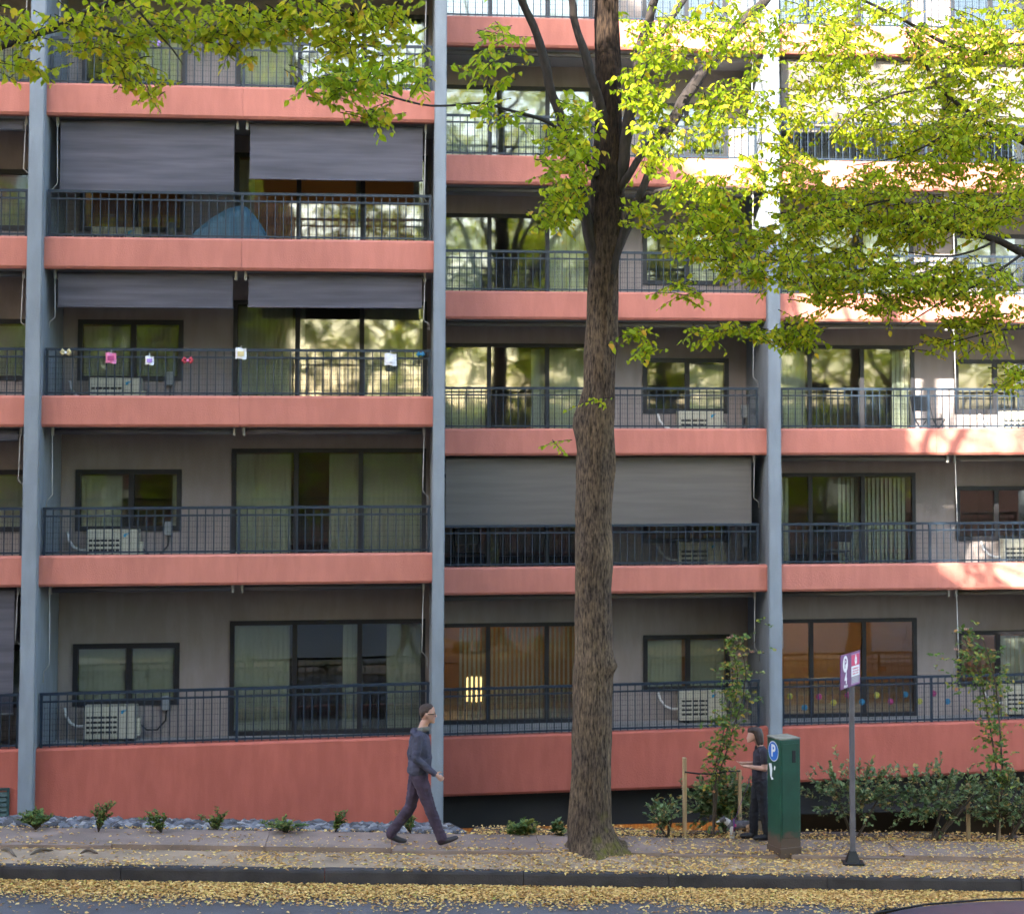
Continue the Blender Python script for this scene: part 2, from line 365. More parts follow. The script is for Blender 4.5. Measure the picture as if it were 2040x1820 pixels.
# windows, sliding doors, walls and rooms behind the balconies
slat_cache = {}
def slat_mesh(h, ang, m):
    key = (round(h, 3), round(ang, 2), m.name)
    if key not in slat_cache:
        w = 0.046; c, s = math.cos(ang) * w, math.sin(ang) * w
        mb = MB(); mb.v = [(-c, -s, 0), (0, 0.006, 0), (c, s, 0), (-c, -s, h), (0, 0.006, h), (c, s, h)]; mb.f = [(0, 1, 4, 3), (1, 2, 5, 4)]
        slat_cache[key] = mb.mesh('blind_slat', m)
    return slat_cache[key]
rb = random.Random(21)
def opening(name, u0, u1, y, z0, z1, splits, fr, blinds):
    o = link(name, None, bld)
    mb = MB(); d0, d1 = y - 0.035, y + 0.07
    for (a, b, c, d) in ((u0, u1, z1 - fr, z1), (u0, u1, z0, z0 + fr)): mb.box(a, b, d0, d1, c, d)
    for a, b in ((u0, u0 + fr), (u1 - fr, u1)): mb.box(a, b, d0, d1, z0 + fr, z1 - fr)
    mb.build('frame', M_FRAME, o)
    edges = [u0 + fr] + list(splits) + [u1 - fr]
    for s in splits: MB().box(s - fr * 0.55, s + fr * 0.55, d0 + 0.005, d1 - 0.005, z0 + fr, z1 - fr).build('mullion', M_FRAME, o)
    for i in range(len(edges) - 1):
        a, b = edges[i], edges[i + 1]; a += 0 if i == 0 else fr * 0.55; b -= 0 if i == len(edges) - 2 else fr * 0.55
        off = 0.0 if i % 2 == 0 else 0.022
        MB().box(a, b, y + off, y + off + 0.006, z0 + fr, z1 - fr).build('pane', M_GLASS, o)
        cov, ang, side = blinds[i % len(blinds)]
        if cov > 0:
            n = max(1, int((b - a) * cov / 0.086)); me = slat_mesh(z1 - z0 - fr - 0.06, ang, M_BLIND)
            for j in range(n):
                uu = a + 0.043 + j * 0.086 if side == 0 else b - 0.043 - j * 0.086
                s = link('blind_slat', me, o); s.location = (uu, y + 0.13, z0 + 0.03); s.rotation_euler = (0, 0, rb.uniform(-0.06, 0.06))
    return o
def wall_with(u0, u1, y, z0, z1, holes):
    mb = MB(); cur = u0
    for (a, b, c, d) in sorted(holes):
        mb.box(cur, a, y, y + 0.15, z0, z1); mb.box(a, b, y, y + 0.15, d, z1)
        if c > z0 + 0.01: mb.box(a, b, y, y + 0.15, z0, c)
        cur = b
    mb.box(cur, u1, y, y + 0.15, z0, z1)
    mb.build('balcony_wall', M_WALL, bld)
def room(u0, u1, y, z0, z1, m):
    mb = MB(); y0, y1 = y + 0.16, y + 4.6
    mb.box(u0 + 0.05, u1 - 0.05, y1, y1 + 0.1, z0, z1)
    mb.box(u0 + 0.01, u0 + 0.05, y0, y1, z0, z1); mb.box(u1 - 0.05, u1 - 0.01, y0, y1, z0, z1)
    mb.build('room_wall', m, bld)
def bl(*a): return list(a)
OPEN, FULL = (0.0, 0.3, 0), (1.0, 0.25, 0)
def unit(u0, u1, yf, zf, zc, door, dsp, win, wsp, dblind, wblind, warm=False, dtop=1.99):
    y = yf + BAL
    holes = []
    if door: holes.append((door[0], door[1], zf, zf + dtop))
    if win: holes.append((win[0], win[1], zf + 0.56, zf + 1.63))
    wall_with(u0, u1, y, zf, zc, holes)
    if door: opening('sliding_door', door[0], door[1], y, zf + 0.002, zf + dtop, dsp, 0.075, dblind)
    if win: opening('window', win[0], win[1], y, zf + 0.56, zf + 1.63, wsp, 0.085, wblind)
    room(u0, u1, y, zf, zc, M_ROOMW if warm else M_ROOM)
DL, DLS, WL, WLS = (-3.57, -0.17), (-2.45, -1.32), (-6.24, -4.43), (-5.29,)
DM, DMS, WM, WMS = (0.16, 3.07), (1.07, 2.19), (4.05, 5.74), (4.92,)
DR, DRS, WR, WRS = (6.36, 9.46), (7.35, 8.40), (10.27, 11.9), (11.1,)
LC = LB; RC = RB
cfg_L = [([FULL, (0.3, 0.5, 1), (0.6, 0.25, 1)], [FULL, (1.0, 0.5, 0)]),
         ([FULL, (0.5, 0.3, 1), FULL], [(0.9, 0.3, 0), (0.2, 0.3, 1)]),
         ([FULL, (0.15, 0.3, 0), FULL], [FULL, (1.0, 0.5, 0)]),
         ([(0.3, 0.3, 0), (0.1, 0.3, 1), (0.2, 0.3, 1)], [OPEN, OPEN]),
         ([(0.9, 0.3, 0), (0.0, 0.3, 1), (0.5, 0.3, 1)], [OPEN, FULL])]
for k in range(5):
    d, w = cfg_L[k]
    unit(UA1, UB0, 0, LF[k], LC[k] + 0.02, DL, DLS, WL, WLS, d, w, warm=(k == 3))
    unit(UZ, UA0, 0, LF[k], LC[k] + 0.02, (-12.9, -9.5), (-11.8, -10.6), (-8.7, -6.87), (-7.8,), [FULL], [(1.0, 0.35, 0), FULL])
cfg_M = [([(0.75, 0.9, 1), (1.0, 1.0, 0), (1.0, 1.1, 0)], [FULL, FULL]), ([OPEN, (0.2, 0.3, 0), OPEN], [OPEN, OPEN]), ([FULL, (0.3, 0.3, 1), FULL], [OPEN, FULL]),
         ([(0.9, 0.3, 0), (0.0, 0.3, 1), (1.0, 0.4, 0)], [OPEN, FULL]), ([FULL, (0.5, 0.3, 1), FULL], [FULL, OPEN]), ([FULL], [OPEN])]
cfg_R = [([(0.4, 0.9, 0), OPEN, OPEN], [OPEN, FULL]), ([(0.6, 0.4, 0), (0.5, 0.6, 1), (1.0, 0.6, 0)], [OPEN, OPEN]), ([FULL, OPEN, (0.4, 0.4, 1)], [OPEN, OPEN]),
         ([FULL, OPEN, FULL], [OPEN, OPEN]), ([FULL], [OPEN]), ([FULL], [OPEN])]
for k in range(6):
    unit(UB1, UC0, MV, RF[k], RC[k] + 0.02, DM, DMS, WM, WMS, *cfg_M[k], warm=(k == 0), dtop=1.90)
    unit(UC1, UD0, MV, RF[k], RC[k] + 0.02, DR, DRS, WR, WRS, *cfg_R[k], warm=(k == 0), dtop=1.90)
    unit(UD1, UE0, MV, RF[k], RC[k] + 0.02, (12.6, 15.4), (13.5, 14.5), (16.2, 17.9), (17.05,), [FULL, OPEN, FULL], [FULL, OPEN], dtop=1.90)

# dark base: recessed beam over the garage, floor, timber screen
for (a, b, z) in ((UB1, UC0, -1.84), (UC1, UD0, -1.74)):
    part('garage_beam', MB().box(a + 0.002, b - 0.002, MV + 0.5, MV + 0.7, z, -0.6), M_DARKWALL)
part('garage_back_wall', MB().box(UB1, UD1, 12.0, 12.2, -5, -0.9), M_DARKWALL)
part('garage_end_wall', MB().box(UD1 - 0.3, UD1, MV + 0.8, 12.0, -5, -0.9), M_DARKWALL)
part('garage_floor', MB().box(UB1, UD1, 4.5, 12.0, -4.3, -4.2), M_FLOOR)
pm = MB().box(-0.13, 0.13, 0, 0.03, -4.2, -1.35).mesh('plank', M_WOOD)
screen = link('timber_screen', None, bld)
for i in range(22):
    o = link('plank', pm, screen); o.location = (0.4 + i * 0.272 + rb.uniform(-0.006, 0.006), 8.2, rb.uniform(-0.01, 0.01))
for (u, e) in ((2.4, 30), (5.4, 45), (8.6, 30)):
    lamp = MB().box(u - 0.6, u + 0.6, 6.4, 6.5, -1.03, -0.99).build('tube_lamp', emit_mat('garage_tube', (1.0, 0.72, 0.38), 14.0), bld)
# warm lamps in three lit rooms
for (u, y, z, e) in ((1.6, MV + BAL + 2.2, RB[0] - 0.12, 5), (8.0, MV + BAL + 2.0, RB[0] - 0.12, 10), (-2.2, BAL + 2.0, LB[3] - 0.12, 3)):
    mb = MB(); mb.tube([(u, y, z - 0.05), (u, y, z + 0.08)], [0.16, 0.13], 16)
    mb.build('ceiling_lamp', emit_mat('warm_lamp_glass', (1.0, 0.66, 0.30), e), bld)

# roller shades with tube, fabric, brackets and crank rod
def shade(u0, u1, y, zc, drop, m, rod_side=1, rod=1.0):
    s = link('roller_shade', None, bld); yt = y + 0.30; zt = zc - 0.075
    mb = MB(); mb.tube([(u0 + 0.05, yt, zt), (u1 - 0.05, yt, zt)], 0.048, 12); mb.build('roller', m, s, True)
    bm_ = MB()
    for u in (u0 + 0.02, u1 - 0.02): MB().box(u - 0.02, u + 0.02, yt - 0.06, yt + 0.06, zt - 0.07, zc + 0.018).build('bracket', M_METAL, s)
    if drop > 0.05:
        mb = MB(); nx, nz = 40, 14
        for i in range(nx + 1):
            for j in range(nz + 1):
                a = u0 + 0.07 + (u1 - u0 - 0.14) * i / nx; q = j / nz
                mb.v.append((a, yt - 0.05 + 0.014 * math.sin(a * 2.3 + q * 3 + u0) * q + 0.01 * noise.noise(Vector((a * 1.2, q * 4, zc))), zt - q * drop))
        for i in range(nx):
            for j in range(nz):
                b = i * (nz + 1) + j; mb.f.append((b, b + 1, b + nz + 2, b + nz + 1))
        f = mb.build('fabric', m, s, True)
        MB().tube([(u0 + 0.06, yt - 0.05, zt - drop), (u1 - 0.06, yt - 0.05, zt - drop)], 0.016, 8).build('hem_bar', M_METAL if drop > 1.4 else m, s, True)
    ur = u1 - 0.02 if rod_side > 0 else u0 + 0.02
    pts = [(ur, yt - 0.08, zt - 0.02), (ur - 0.02 * rod_side, yt - 0.10, zt - rod * 0.8), (ur + 0.07 * rod_side, yt - 0.10, zt - rod * 0.88), (ur + 0.075 * rod_side, yt - 0.10, zt - rod)]
    MB().tube(pts, 0.008, 6).build('crank_rod', M_METAL, s, True)
hl, hr = (UA1 + 0.12, -3.38), (-3.26, UB0 - 0.12)
def zpx(x, y, v): return PV(x, y, v)[2]
drops_L = {0: (0, 0), 1: (0, 0), 2: (LB[2] - zpx(300, 612, 0.25), LB[2] - zpx(660, 612, 0.25)), 3: (LB[3] - zpx(300, 381, 0.25), LB[3] - zpx(660, 358, 0.25)), 4: (0, 0)}
for k in range(5):
    for i, (a, b) in enumerate((hl, hr)):
        shade(a, b, 0, LB[k], max(0, drops_L[k][i] - 0.075), M_SHADE, -1 if i == 0 else 1, (1.35, 1.25, 0.9, 1.5, 1.5)[k] if i == 1 else (1.5, 1.3, 0.9, 1.3, 1.2)[k])
    shade(UZ + 0.2, UA0 - 0.1, 0, LB[k], 2.0 if k == 0 else 0.14 * (k % 2), M_SHADE, 1, 1.0)
for k in range(6):
    shade(UB1 + 0.03, UC0 - 0.17, MV, RB[k], (RB[1] - zpx(1200, 1045, MV + 0.25) - 0.075) if k == 1 else 0.03, M_SHADE2, 1, 1.2 if k != 1 else 0.9)
    shade(UC1 + 0.05, 9.62, MV, RB[k], 1.35 if k == 4 else 0.03, M_SHADE2, -1, 1.2); shade(9.72, UD0 - 0.1, MV, RB[k], 1.35 if k == 4 else 0.03, M_SHADE2, -1, 1.5)
# green louvred vent at the foot of the far left wall
vent = link('louvre_vent', None, bld); M_VENT = mat('dark_green_metal', (0.03, 0.07, 0.07), 0.5)
vx0, vx1, vz0, vz1 = -7.9, PV(19, 1600, 0)[0], PV(10, 1632, 0)[2], PV(10, 1568, 0)[2]
mb = MB(); mb.box(vx0, vx1, -0.03, -0.003, vz0, vz0 + 0.04); mb.box(vx0, vx1, -0.03, -0.003, vz1 - 0.04, vz1); mb.box(vx1 - 0.04, vx1, -0.03, -0.003, vz0 + 0.04, vz1 - 0.04); mb.box(vx0, vx0 + 0.04, -0.03, -0.003, vz0 + 0.04, vz1 - 0.04)
mb.build('frame', M_VENT, vent)
for i in range(5):
    z = vz0 + 0.06 + i * (vz1 - vz0 - 0.12) / 5
    sl = MB(); sl.v = [(vx0 + 0.04, -0.035, z), (vx1 - 0.04, -0.035, z), (vx1 - 0.04, -0.004, z + 0.07), (vx0 + 0.04, -0.004, z + 0.07), (vx0 + 0.04, -0.029, z - 0.006), (vx1 - 0.04, -0.029, z - 0.006), (vx1 - 0.04, -0.002, z + 0.064), (vx0 + 0.04, -0.002, z + 0.064)]
    sl.f = [(0, 1, 2, 3), (7, 6, 5, 4), (0, 4, 5, 1), (2, 6, 7, 3), (1, 5, 6, 2), (0, 3, 7, 4)]; sl.build('slat', M_VENT, vent)
# roof
part('roof', MB().box(UZ, UB1 - 0.3, 0.4, 10, LT[4] - 0.1, LT[4] + 0.1), M_CEIL); part('roof', MB().box(UB1, UE0, MV + 0.4, 12, RT[5] - 0.1, RT[5] + 0.1), M_CEIL)
part('back_wall', MB().box(UZ, UE0, 12.3, 12.5, -5, 15.4), M_WALL)

# ================================================================== OPPOSITE SIDE OF THE STREET (behind the camera: shade and reflections)
M_BRICK = mat('red_brick', (0.30, 0.13, 0.085), 0.9, 0.25, 6, bump=0.3, bscale=25)
opp = empty('brick_building', -20, -34, 0, 0, 'unseen red brick building behind the viewpoint, its steps shaped to shade the facade', 'building')
opp.location = O
M_GLASS2 = glass_mat('opposite_glass', 0.3, (0.3, 0.33, 0.35))
M_TRIM = mat('limestone_trim', (0.45, 0.42, 0.37), 0.85)
wmesh = MB().box(-0.6, 0.6, -0.02, 0.03, 0, 1.6).mesh('window', M_GLASS2); smesh = MB().box(-0.7, 0.7, -0.02, 0.14, -0.12, -0.002).mesh('sill', M_TRIM)
OV = -34.0; DP = 4.0  # unseen volumes; steps and thin depth shaped to cast the facade's shadow edge
for (a, b, h) in ((-60, -25, 36), (-25, -21.5, 30.2), (-21.5, -19.0, 26.4), (-19.0, -17.6, 23.6), (-17.6, -16.0, 21.9), (-16.0, -4.6, 21.4), (-4.6, 34, 6.0)):
    MB().box(a, b - 0.002, OV - DP, OV, -4, h).build('wall', M_BRICK, opp)
    MB().box(a, b - 0.002, OV - DP, OV + 0.12, h, h + 0.25).build('cornice', M_TRIM, opp)
for iz in range(7):
    for iu in range(13):
        if iz > 0 and -20 + iu * 3.1 > -5: continue
        u = -20 + iu * 3.1
        if iz < 2 and abs(u + 0.84) < 2.5: continue
        w = link('window', wmesh, opp); w.location = (u, OV, 1.6 + iz * 2.95)
        s = link('sill', smesh, w)

# ================================================================== TREES
LEAF_T = np.array([(0, 0, 0), (.20, -.31, .07), (.60, -.28, .05), (1, 0, -.13), (.60, .28, .09), (.20, .31, .08)], float)
def norm(a): return a / np.maximum(np.linalg.norm(a, axis=1, keepdims=True), 1e-9)
def leaves_to_mesh(name, B, D, N, S, m, shape=LEAF_T, width=1.0):
    B, D, N, S = (np.asarray(x, float) for x in (B, D, N, S))
    X = norm(D); Y = norm(np.cross(N, X)); Z = np.cross(X, Y); n = len(B); sh = shape.copy(); sh[:, 1] *= width; wv = rng.uniform(0.72, 1.15, n)
    P = B[:, None, :] + S[:, None, None] * (sh[None, :, 0, None] * X[:, None, :] + wv[:, None, None] * sh[None, :, 1, None] * Y[:, None, :] + sh[None, :, 2, None] * Z[:, None, :])
    k = len(sh); me = bpy.data.meshes.new(name); me.vertices.add(n * k); me.vertices.foreach_set('co', P.reshape(-1).astype(np.float32))
    quads = np.array([[0, 1, 2, 3], [0, 3, 4, 5]]); F_ = (np.arange(n)[:, None, None] * k + quads[None]).reshape(-1)
    me.loops.add(n * 8); me.loops.foreach_set('vertex_index', F_.astype(np.int32))
    me.polygons.add(n * 2); me.polygons.foreach_set('loop_start', (np.arange(n * 2) * 4).astype(np.int32))
    at = me.attributes.new('rnd', 'FLOAT', 'FACE'); at.data.foreach_set('value', np.repeat(rng.random(n), 2).astype(np.float32))
    me.materials.append(m); me.update(calc_edges=True); me.validate(); return me
leaf_single = {}
def leaf_object(B, D, N, S, m, parent):
    if m.name not in leaf_single:
        mb = MB(); mb.v = [tuple(p) for p in LEAF_T]; mb.f = [(0, 1, 2, 3), (0, 3, 4, 5)]; leaf_single[m.name] = mb.mesh('leaf', m)
    X = Vector(D).normalized(); Y = Vector(N).cross(X).normalized(); Z = X.cross(Y)
    o = link('leaf', leaf_single[m.name], parent)
    o.matrix_local = Matrix(((X.x * S, Y.x * S, Z.x * S, B[0]), (X.y * S, Y.y * S, Z.y * S, B[1]), (X.z * S, Y.z * S, Z.z * S, B[2]), (0, 0, 0, 1)))
class Crown:
    def __init__(s, seed): s.r = random.Random(seed); s.B = []; s.D = []; s.N = []; s.S = []; s.tw = MB()
    def twig(s, p, d, L, leaf, nl=11, droop=0.25, n=None, wood=True):
        r = s.r; p = Vector(p); d = Vector(d).normalized(); pts = [p.copy()]; k = 5; seg = L / k
        side = d.cross(Vector((0, 0, 1))); side = side.normalized() if side.length > 0.1 else Vector((1, 0, 0))
        for i in range(k):
            d = (d + Vector((r.uniform(-.18, .18), r.uniform(-.18, .18), r.uniform(-.12, .12) - droop * 0.35))).normalized(); pts.append(pts[-1] + d * seg)
        if wood: s.tw.tube(pts, [0.0065, 0.0058, 0.005, 0.0042, 0.0035, 0.0025], 3, caps=False)
        for j in range(nl):
            q = (j + 0.6) / nl; f = q * k; i = min(int(f), k - 1); b = pts[i].lerp(pts[i + 1], f - i); t = (pts[i + 1] - pts[i]).normalized()
            sg = 1 if j % 2 else -1
            dd = t * r.uniform(0.25, 0.8) + side * sg * r.uniform(0.5, 1.0) + Vector((r.uniform(-.3, .3), r.uniform(-.3, .3), -r.uniform(0.15, 0.85)))
            nn = Vector((r.uniform(-.75, .75), r.uniform(-.9, .4), r.uniform(0.25, 1.0)))
            s.B.append(b + side * sg * 0.01); s.D.append(dd); s.N.append(nn); s.S.append(leaf * r.uniform(0.5, 1.28))
    def cluster(s, c, rad, n, leaf, out=None, L=(0.35, 0.65), nl=11, wood=True):
        r = s.r; c = Vector(c)
        for _ in range(n):
            while True:
                q = Vector((r.uniform(-1, 1), r.uniform(-1, 1), r.uniform(-1, 1)))
                if q.length < 1: break
            p = c + Vector((q.x * rad[0], q.y * rad[1], q.z * rad[2]))
            a = r.uniform(0, 2 * math.pi); d = Vector((math.cos(a), math.sin(a), r.uniform(-0.35, 0.2)))
            if out is not None: d = d * 0.75 + Vector(out)
            s.twig(p - d.normalized() * 0.25, d, r.uniform(*L), leaf, nl, wood=wood)
    def finish(s, root, m, twm, keep=0, name='foliage'):
        o = root.location
        B = np.array([tuple(b) for b in s.B]) - np.array(o); D = np.array([tuple(b) for b in s.D]); N = np.array([tuple(b) for b in s.N]); S = np.array(s.S)
        idx = np.arange(len(B))
        if keep:                                                      # the leaves that show largest are parts of their own
            W = B + np.array(o); px = (W[:, 0] / W[:, 1]) * F + PX0; zz = 849 - (W[:, 2] - CAMZ) / W[:, 1] * F
            ok = (px > 0) & (px < 2040) & (zz > 0) & (zz < 1820); size = np.where(ok, S / W[:, 1], 0)
            big = np.argsort(-size)[:keep]
            for i in big: leaf_object(B[i], D[i], N[i], S[i], m, root)
            idx = np.setdiff1d(idx, big)
        f = link(name, leaves_to_mesh(name, B[idx], D[idx], N[idx], S[idx], m), root); f['kind'] = 'stuff'
        if s.tw.v:
            s.tw.v = [tuple(Vector(p) - o) for p in s.tw.v]; t = s.tw.build('twigs', twm, root); t['kind'] = 'stuff'
M_LEAF = leaf_mat('lime_leaf', [(0.0, (0.20, 0.30, 0.012)), (0.5, (0.35, 0.45, 0.015)), (0.85, (0.50, 0.51, 0.02)), (0.97, (0.64, 0.47, 0.03)), (1.0, (0.62, 0.34, 0.05))], 0.6)
M_LEAFG = leaf_mat('green_leaf', [(0.0, (0.21, 0.30, 0.010)), (0.4, (0.37, 0.46, 0.014)), (0.8, (0.50, 0.51, 0.02)), (1.0, (0.60, 0.42, 0.04))], 0.6)
M_LEAFY = leaf_mat('yellowing_leaf', [(0.0, (0.25, 0.33, 0.012)), (0.45, (0.42, 0.47, 0.016)), (0.85, (0.58, 0.52, 0.022)), (0.97, (0.68, 0.48, 0.03)), (1.0, (0.66, 0.36, 0.05))], 0.6)
M_TWIG = mat('dark_twig', (0.020, 0.014, 0.012), 0.9)
def bark_mat():
    m = bpy.data.materials.new('furrowed_bark'); m.use_nodes = True; t = m.node_tree; b = t.nodes['Principled BSDF']; b.inputs['Roughness'].default_value = 0.95; b.inputs['Specular IOR Level'].default_value = 0.15
    tc = t.nodes.new('ShaderNodeTexCoord'); mp = t.nodes.new('ShaderNodeMapping'); mp.inputs['Scale'].default_value = (13, 13, 3.0); t.links.new(tc.outputs['Object'], mp.inputs[0])
    n1 = t.nodes.new('ShaderNodeTexNoise'); n1.inputs['Scale'].default_value = 3.0; n1.inputs['Detail'].default_value = 7; n1.inputs['Roughness'].default_value = 0.65; t.links.new(mp.outputs[0], n1.inputs[0])
    rp = t.nodes.new('ShaderNodeValToRGB'); e = rp.color_ramp.elements; e[0].position = 0.36; e[0].color = (0.030, 0.022, 0.019, 1); e[1].position = 0.66; e[1].color = (0.220, 0.162, 0.115, 1); t.links.new(n1.outputs['Fac'], rp.inputs[0])
    n2 = t.nodes.new('ShaderNodeTexNoise'); n2.inputs['Scale'].default_value = 2.2; n2.inputs['Detail'].default_value = 4; t.links.new(tc.outputs['Object'], n2.inputs[0])
    r2 = t.nodes.new('ShaderNodeValToRGB'); r2.color_ramp.elements[0].position = 0.35; r2.color_ramp.elements[0].color = (0.62, 0.60, 0.62, 1); r2.color_ramp.elements[1].position = 0.68; r2.color_ramp.elements[1].color = (1.15, 1.08, 0.95, 1); t.links.new(n2.outputs['Fac'], r2.inputs[0])
    mx = t.nodes.new('ShaderNodeMixRGB'); mx.blend_type = 'MULTIPLY'; mx.inputs[0].default_value = 1; t.links.new(rp.outputs[0], mx.inputs[1]); t.links.new(r2.outputs[0], mx.inputs[2])
    # moss on the foot of the trunk
    sx = t.nodes.new('ShaderNodeSeparateXYZ'); t.links.new(tc.outputs['Object'], sx.inputs[0])
    mr = t.nodes.new('ShaderNodeMapRange'); mr.inputs[1].default_value = 0.75; mr.inputs[2].default_value = 0.12; t.links.new(sx.outputs[2], mr.inputs[0])
    n3 = t.nodes.new('ShaderNodeTexNoise'); n3.inputs['Scale'].default_value = 6; n3.inputs['Detail'].default_value = 5; t.links.new(tc.outputs['Object'], n3.inputs[0])
    r3 = t.nodes.new('ShaderNodeValToRGB'); r3.color_ramp.elements[0].position = 0.5; r3.color_ramp.elements[1].position = 0.66; t.links.new(n3.outputs['Fac'], r3.inputs[0])
    mu = t.nodes.new('ShaderNodeMath'); mu.operation = 'MULTIPLY'; t.links.new(r3.outputs[0], mu.inputs[0]); t.links.new(mr.outputs[0], mu.inputs[1])
    xr = t.nodes.new('ShaderNodeMapRange'); xr.inputs[1].default_value = -0.12; xr.inputs[2].default_value = 0.1; t.links.new(sx.outputs[0], xr.inputs[0])
    mu2 = t.nodes.new('ShaderNodeMath'); mu2.operation = 'MULTIPLY'; t.links.new(mu.outputs[0], mu2.inputs[0]); t.links.new(xr.outputs[0], mu2.inputs[1])
    mm = t.nodes.new('ShaderNodeMixRGB'); t.links.new(mu2.outputs[0], mm.inputs[0]); t.links.new(mx.outputs[0], mm.inputs[1]); mm.inputs[2].default_value = (0.13, 0.12, 0.02, 1)
    # shade of the upper trunk painted in, besides younger bark: darker above the fork
    ag = t.nodes.new('ShaderNodeMath'); ag.operation = 'MULTIPLY_ADD'; ag.inputs[1].default_value = 3.0; t.links.new(n2.outputs['Fac'], ag.inputs[0]); t.links.new(sx.outputs[2], ag.inputs[2])
    ar = t.nodes.new('ShaderNodeMapRange'); ar.inputs[1].default_value = 8.0; ar.inputs[2].default_value = 10.2; t.links.new(ag.outputs[0], ar.inputs[0])
    am = t.nodes.new('ShaderNodeMixRGB'); am.blend_type = 'MULTIPLY'; am.inputs[2].default_value = (0.22, 0.20, 0.20, 1); t.links.new(ar.outputs[0], am.inputs[0]); t.links.new(mm.outputs[0], am.inputs[1])
    t.links.new(am.outputs[0], b.inputs['Base Color'])
    bp = t.nodes.new('ShaderNodeBump'); bp.inputs['Strength'].default_value = 0.9; bp.inputs['Distance'].default_value = 0.03; t.links.new(n1.outputs['Fac'], bp.inputs['Height']); t.links.new(bp.outputs[0], b.inputs['Normal'])
    return m
M_BARK = bark_mat(); M_BARK2 = mat('shaded_branch_bark', (0.030, 0.023, 0.020), 0.95, 0.35, 6, bump=0.6, bscale=20, stretch=(4, 4, 1))  # branches darker than the trunk: backlit shade put into the bark colour
def limb(root, pts, rpx, name='branch', n=10, sub=5):
    """pts: (x, y, Y) picture points with their depth; rpx: half widths in the same pixels"""
    P = [P3(*p) - root.location for p in pts]; Rr = [w * p[2] / F for w, p in zip(rpx, pts)]
    out, rr = [], []
    for i in range(len(P) - 1):
        p0, p1, p2, p3 = P[max(i-1, 0)], P[i], P[i+1], P[min(i+2, len(P)-1)]
        for s in range(sub):
            t = s / sub
            q = 0.5 * ((2*p1) + (-p0+p2)*t + (2*p0-5*p1+4*p2-p3)*t*t + (-p0+3*p1-3*p2+p3)*t**3); w = Rr[i] + (Rr[i+1]-Rr[i])*t
            out.append(q + Vector((noise.noise(q*3.1), noise.noise(q*2.7+Vector((5,1,2))), noise.noise(q*2.9+Vector((9,4,3)))))*w*0.35); rr.append(w * (1 + 0.12*noise.noise(q*5)))
    out.append(P[-1]); rr.append(Rr[-1])
    mb = MB(); mb.tube(out, rr, n, wob=lambda i, k: 1 + 0.10*math.sin(k*2.1+i*0.7)); return mb.build(name, M_BARK2, root, True)

# ---- the big tree in the middle
TY = 22.95
t1b = GP(1185, 1700); t1 = empty('street_tree', t1b.x, t1b.y, t1b.z - 0.02, -A, 'tall thick trunked street tree with furrowed bark in the middle of the pavement strip', 'tree')
TY = t1.location.y
prof = [(1188, 1718, 74), (1186, 1704, 64), (1184, 1692, 57), (1181, 1678, 51), (1177, 1655, 45), (1174, 1640, 42.5), (1177, 1560, 40), (1179, 1450, 39), (1180, 1340, 38.5), (1183, 1325, 40), (1182, 1290, 37), (1182, 1170, 36), (1184, 1130, 37.5), (1184, 1095, 38), (1183, 1040, 35.5),
        (1184, 950, 35.5), (1186, 900, 36.5), (1185, 850, 37.5), (1188, 815, 36), (1193, 770, 31), (1195, 715, 32), (1198, 690, 32.5), (1200, 640, 30), (1202, 580, 30.5), (1203, 540, 31), (1205, 480, 33), (1210, 410, 33), (1211, 340, 32), (1213, 270, 27), (1213, 200, 25), (1211, 120, 24.5), (1209, 50, 24), (1208, -60, 22), (1205, -200, 18), (1200, -380, 13), (1205, -560, 7)]
mb = MB(); NS = 72; rows = []
fine = []
for i in range(len(prof) - 1):
    (xa, ya, ra), (xb, yb, rb_) = prof[i], prof[i + 1]; ns = max(2, int(abs(yb - ya) / 12))
    for s in range(ns): t = s / ns; fine.append((xa + (xb-xa)*t, ya + (yb-ya)*t, ra + (rb_-ra)*t))
fine.append(prof[-1])
for (x, y, rp_) in fine:
    c = P3(x, y, TY) - t1.location; w = rp_ * TY / F
    for k in range(NS):
        a = 2*math.pi*k/NS; ca, sa = math.cos(a), math.sin(a)
        ridge = 0.016*noise.fractal(Vector((ca*9, sa*9, c.z*1.7)), 0.9, 2.2, 4) + 0.02*noise.noise(Vector((ca*1.3, sa*1.3, c.z*0.8+7)))
        flare = max(0, 0.35 - c.z)/0.35
        butt = flare**2*(0.09*math.sin(a*3+0.6)+0.07*math.sin(a*5+2.2)+0.10*math.exp(-((a-5.6)**2)/0.10)*1.3)
        bump = 0.06*math.exp(-((y-838)**2/900)-((a-3.4)**2)/0.35) + 0.05*math.exp(-((y-1110)**2/900)-((a-4.0)**2)/0.3) + 0.05*math.exp(-((y-1325)**2/300)-((a-5.9)**2)/0.25) + 0.025*math.exp(-((y-930)**2/1800)-((a-0.1)**2)/0.3)
        rr = w + ridge + butt + bump
        mb.v.append((c.x + ca*rr, c.y + sa*rr, c.z))
for i in range(len(fine) - 1):
    for k in range(NS): mb.f.append((i*NS+k, i*NS+(k+1)%NS, (i+1)*NS+(k+1)%NS, (i+1)*NS+k))
mb.build('trunk', M_BARK, t1, True)
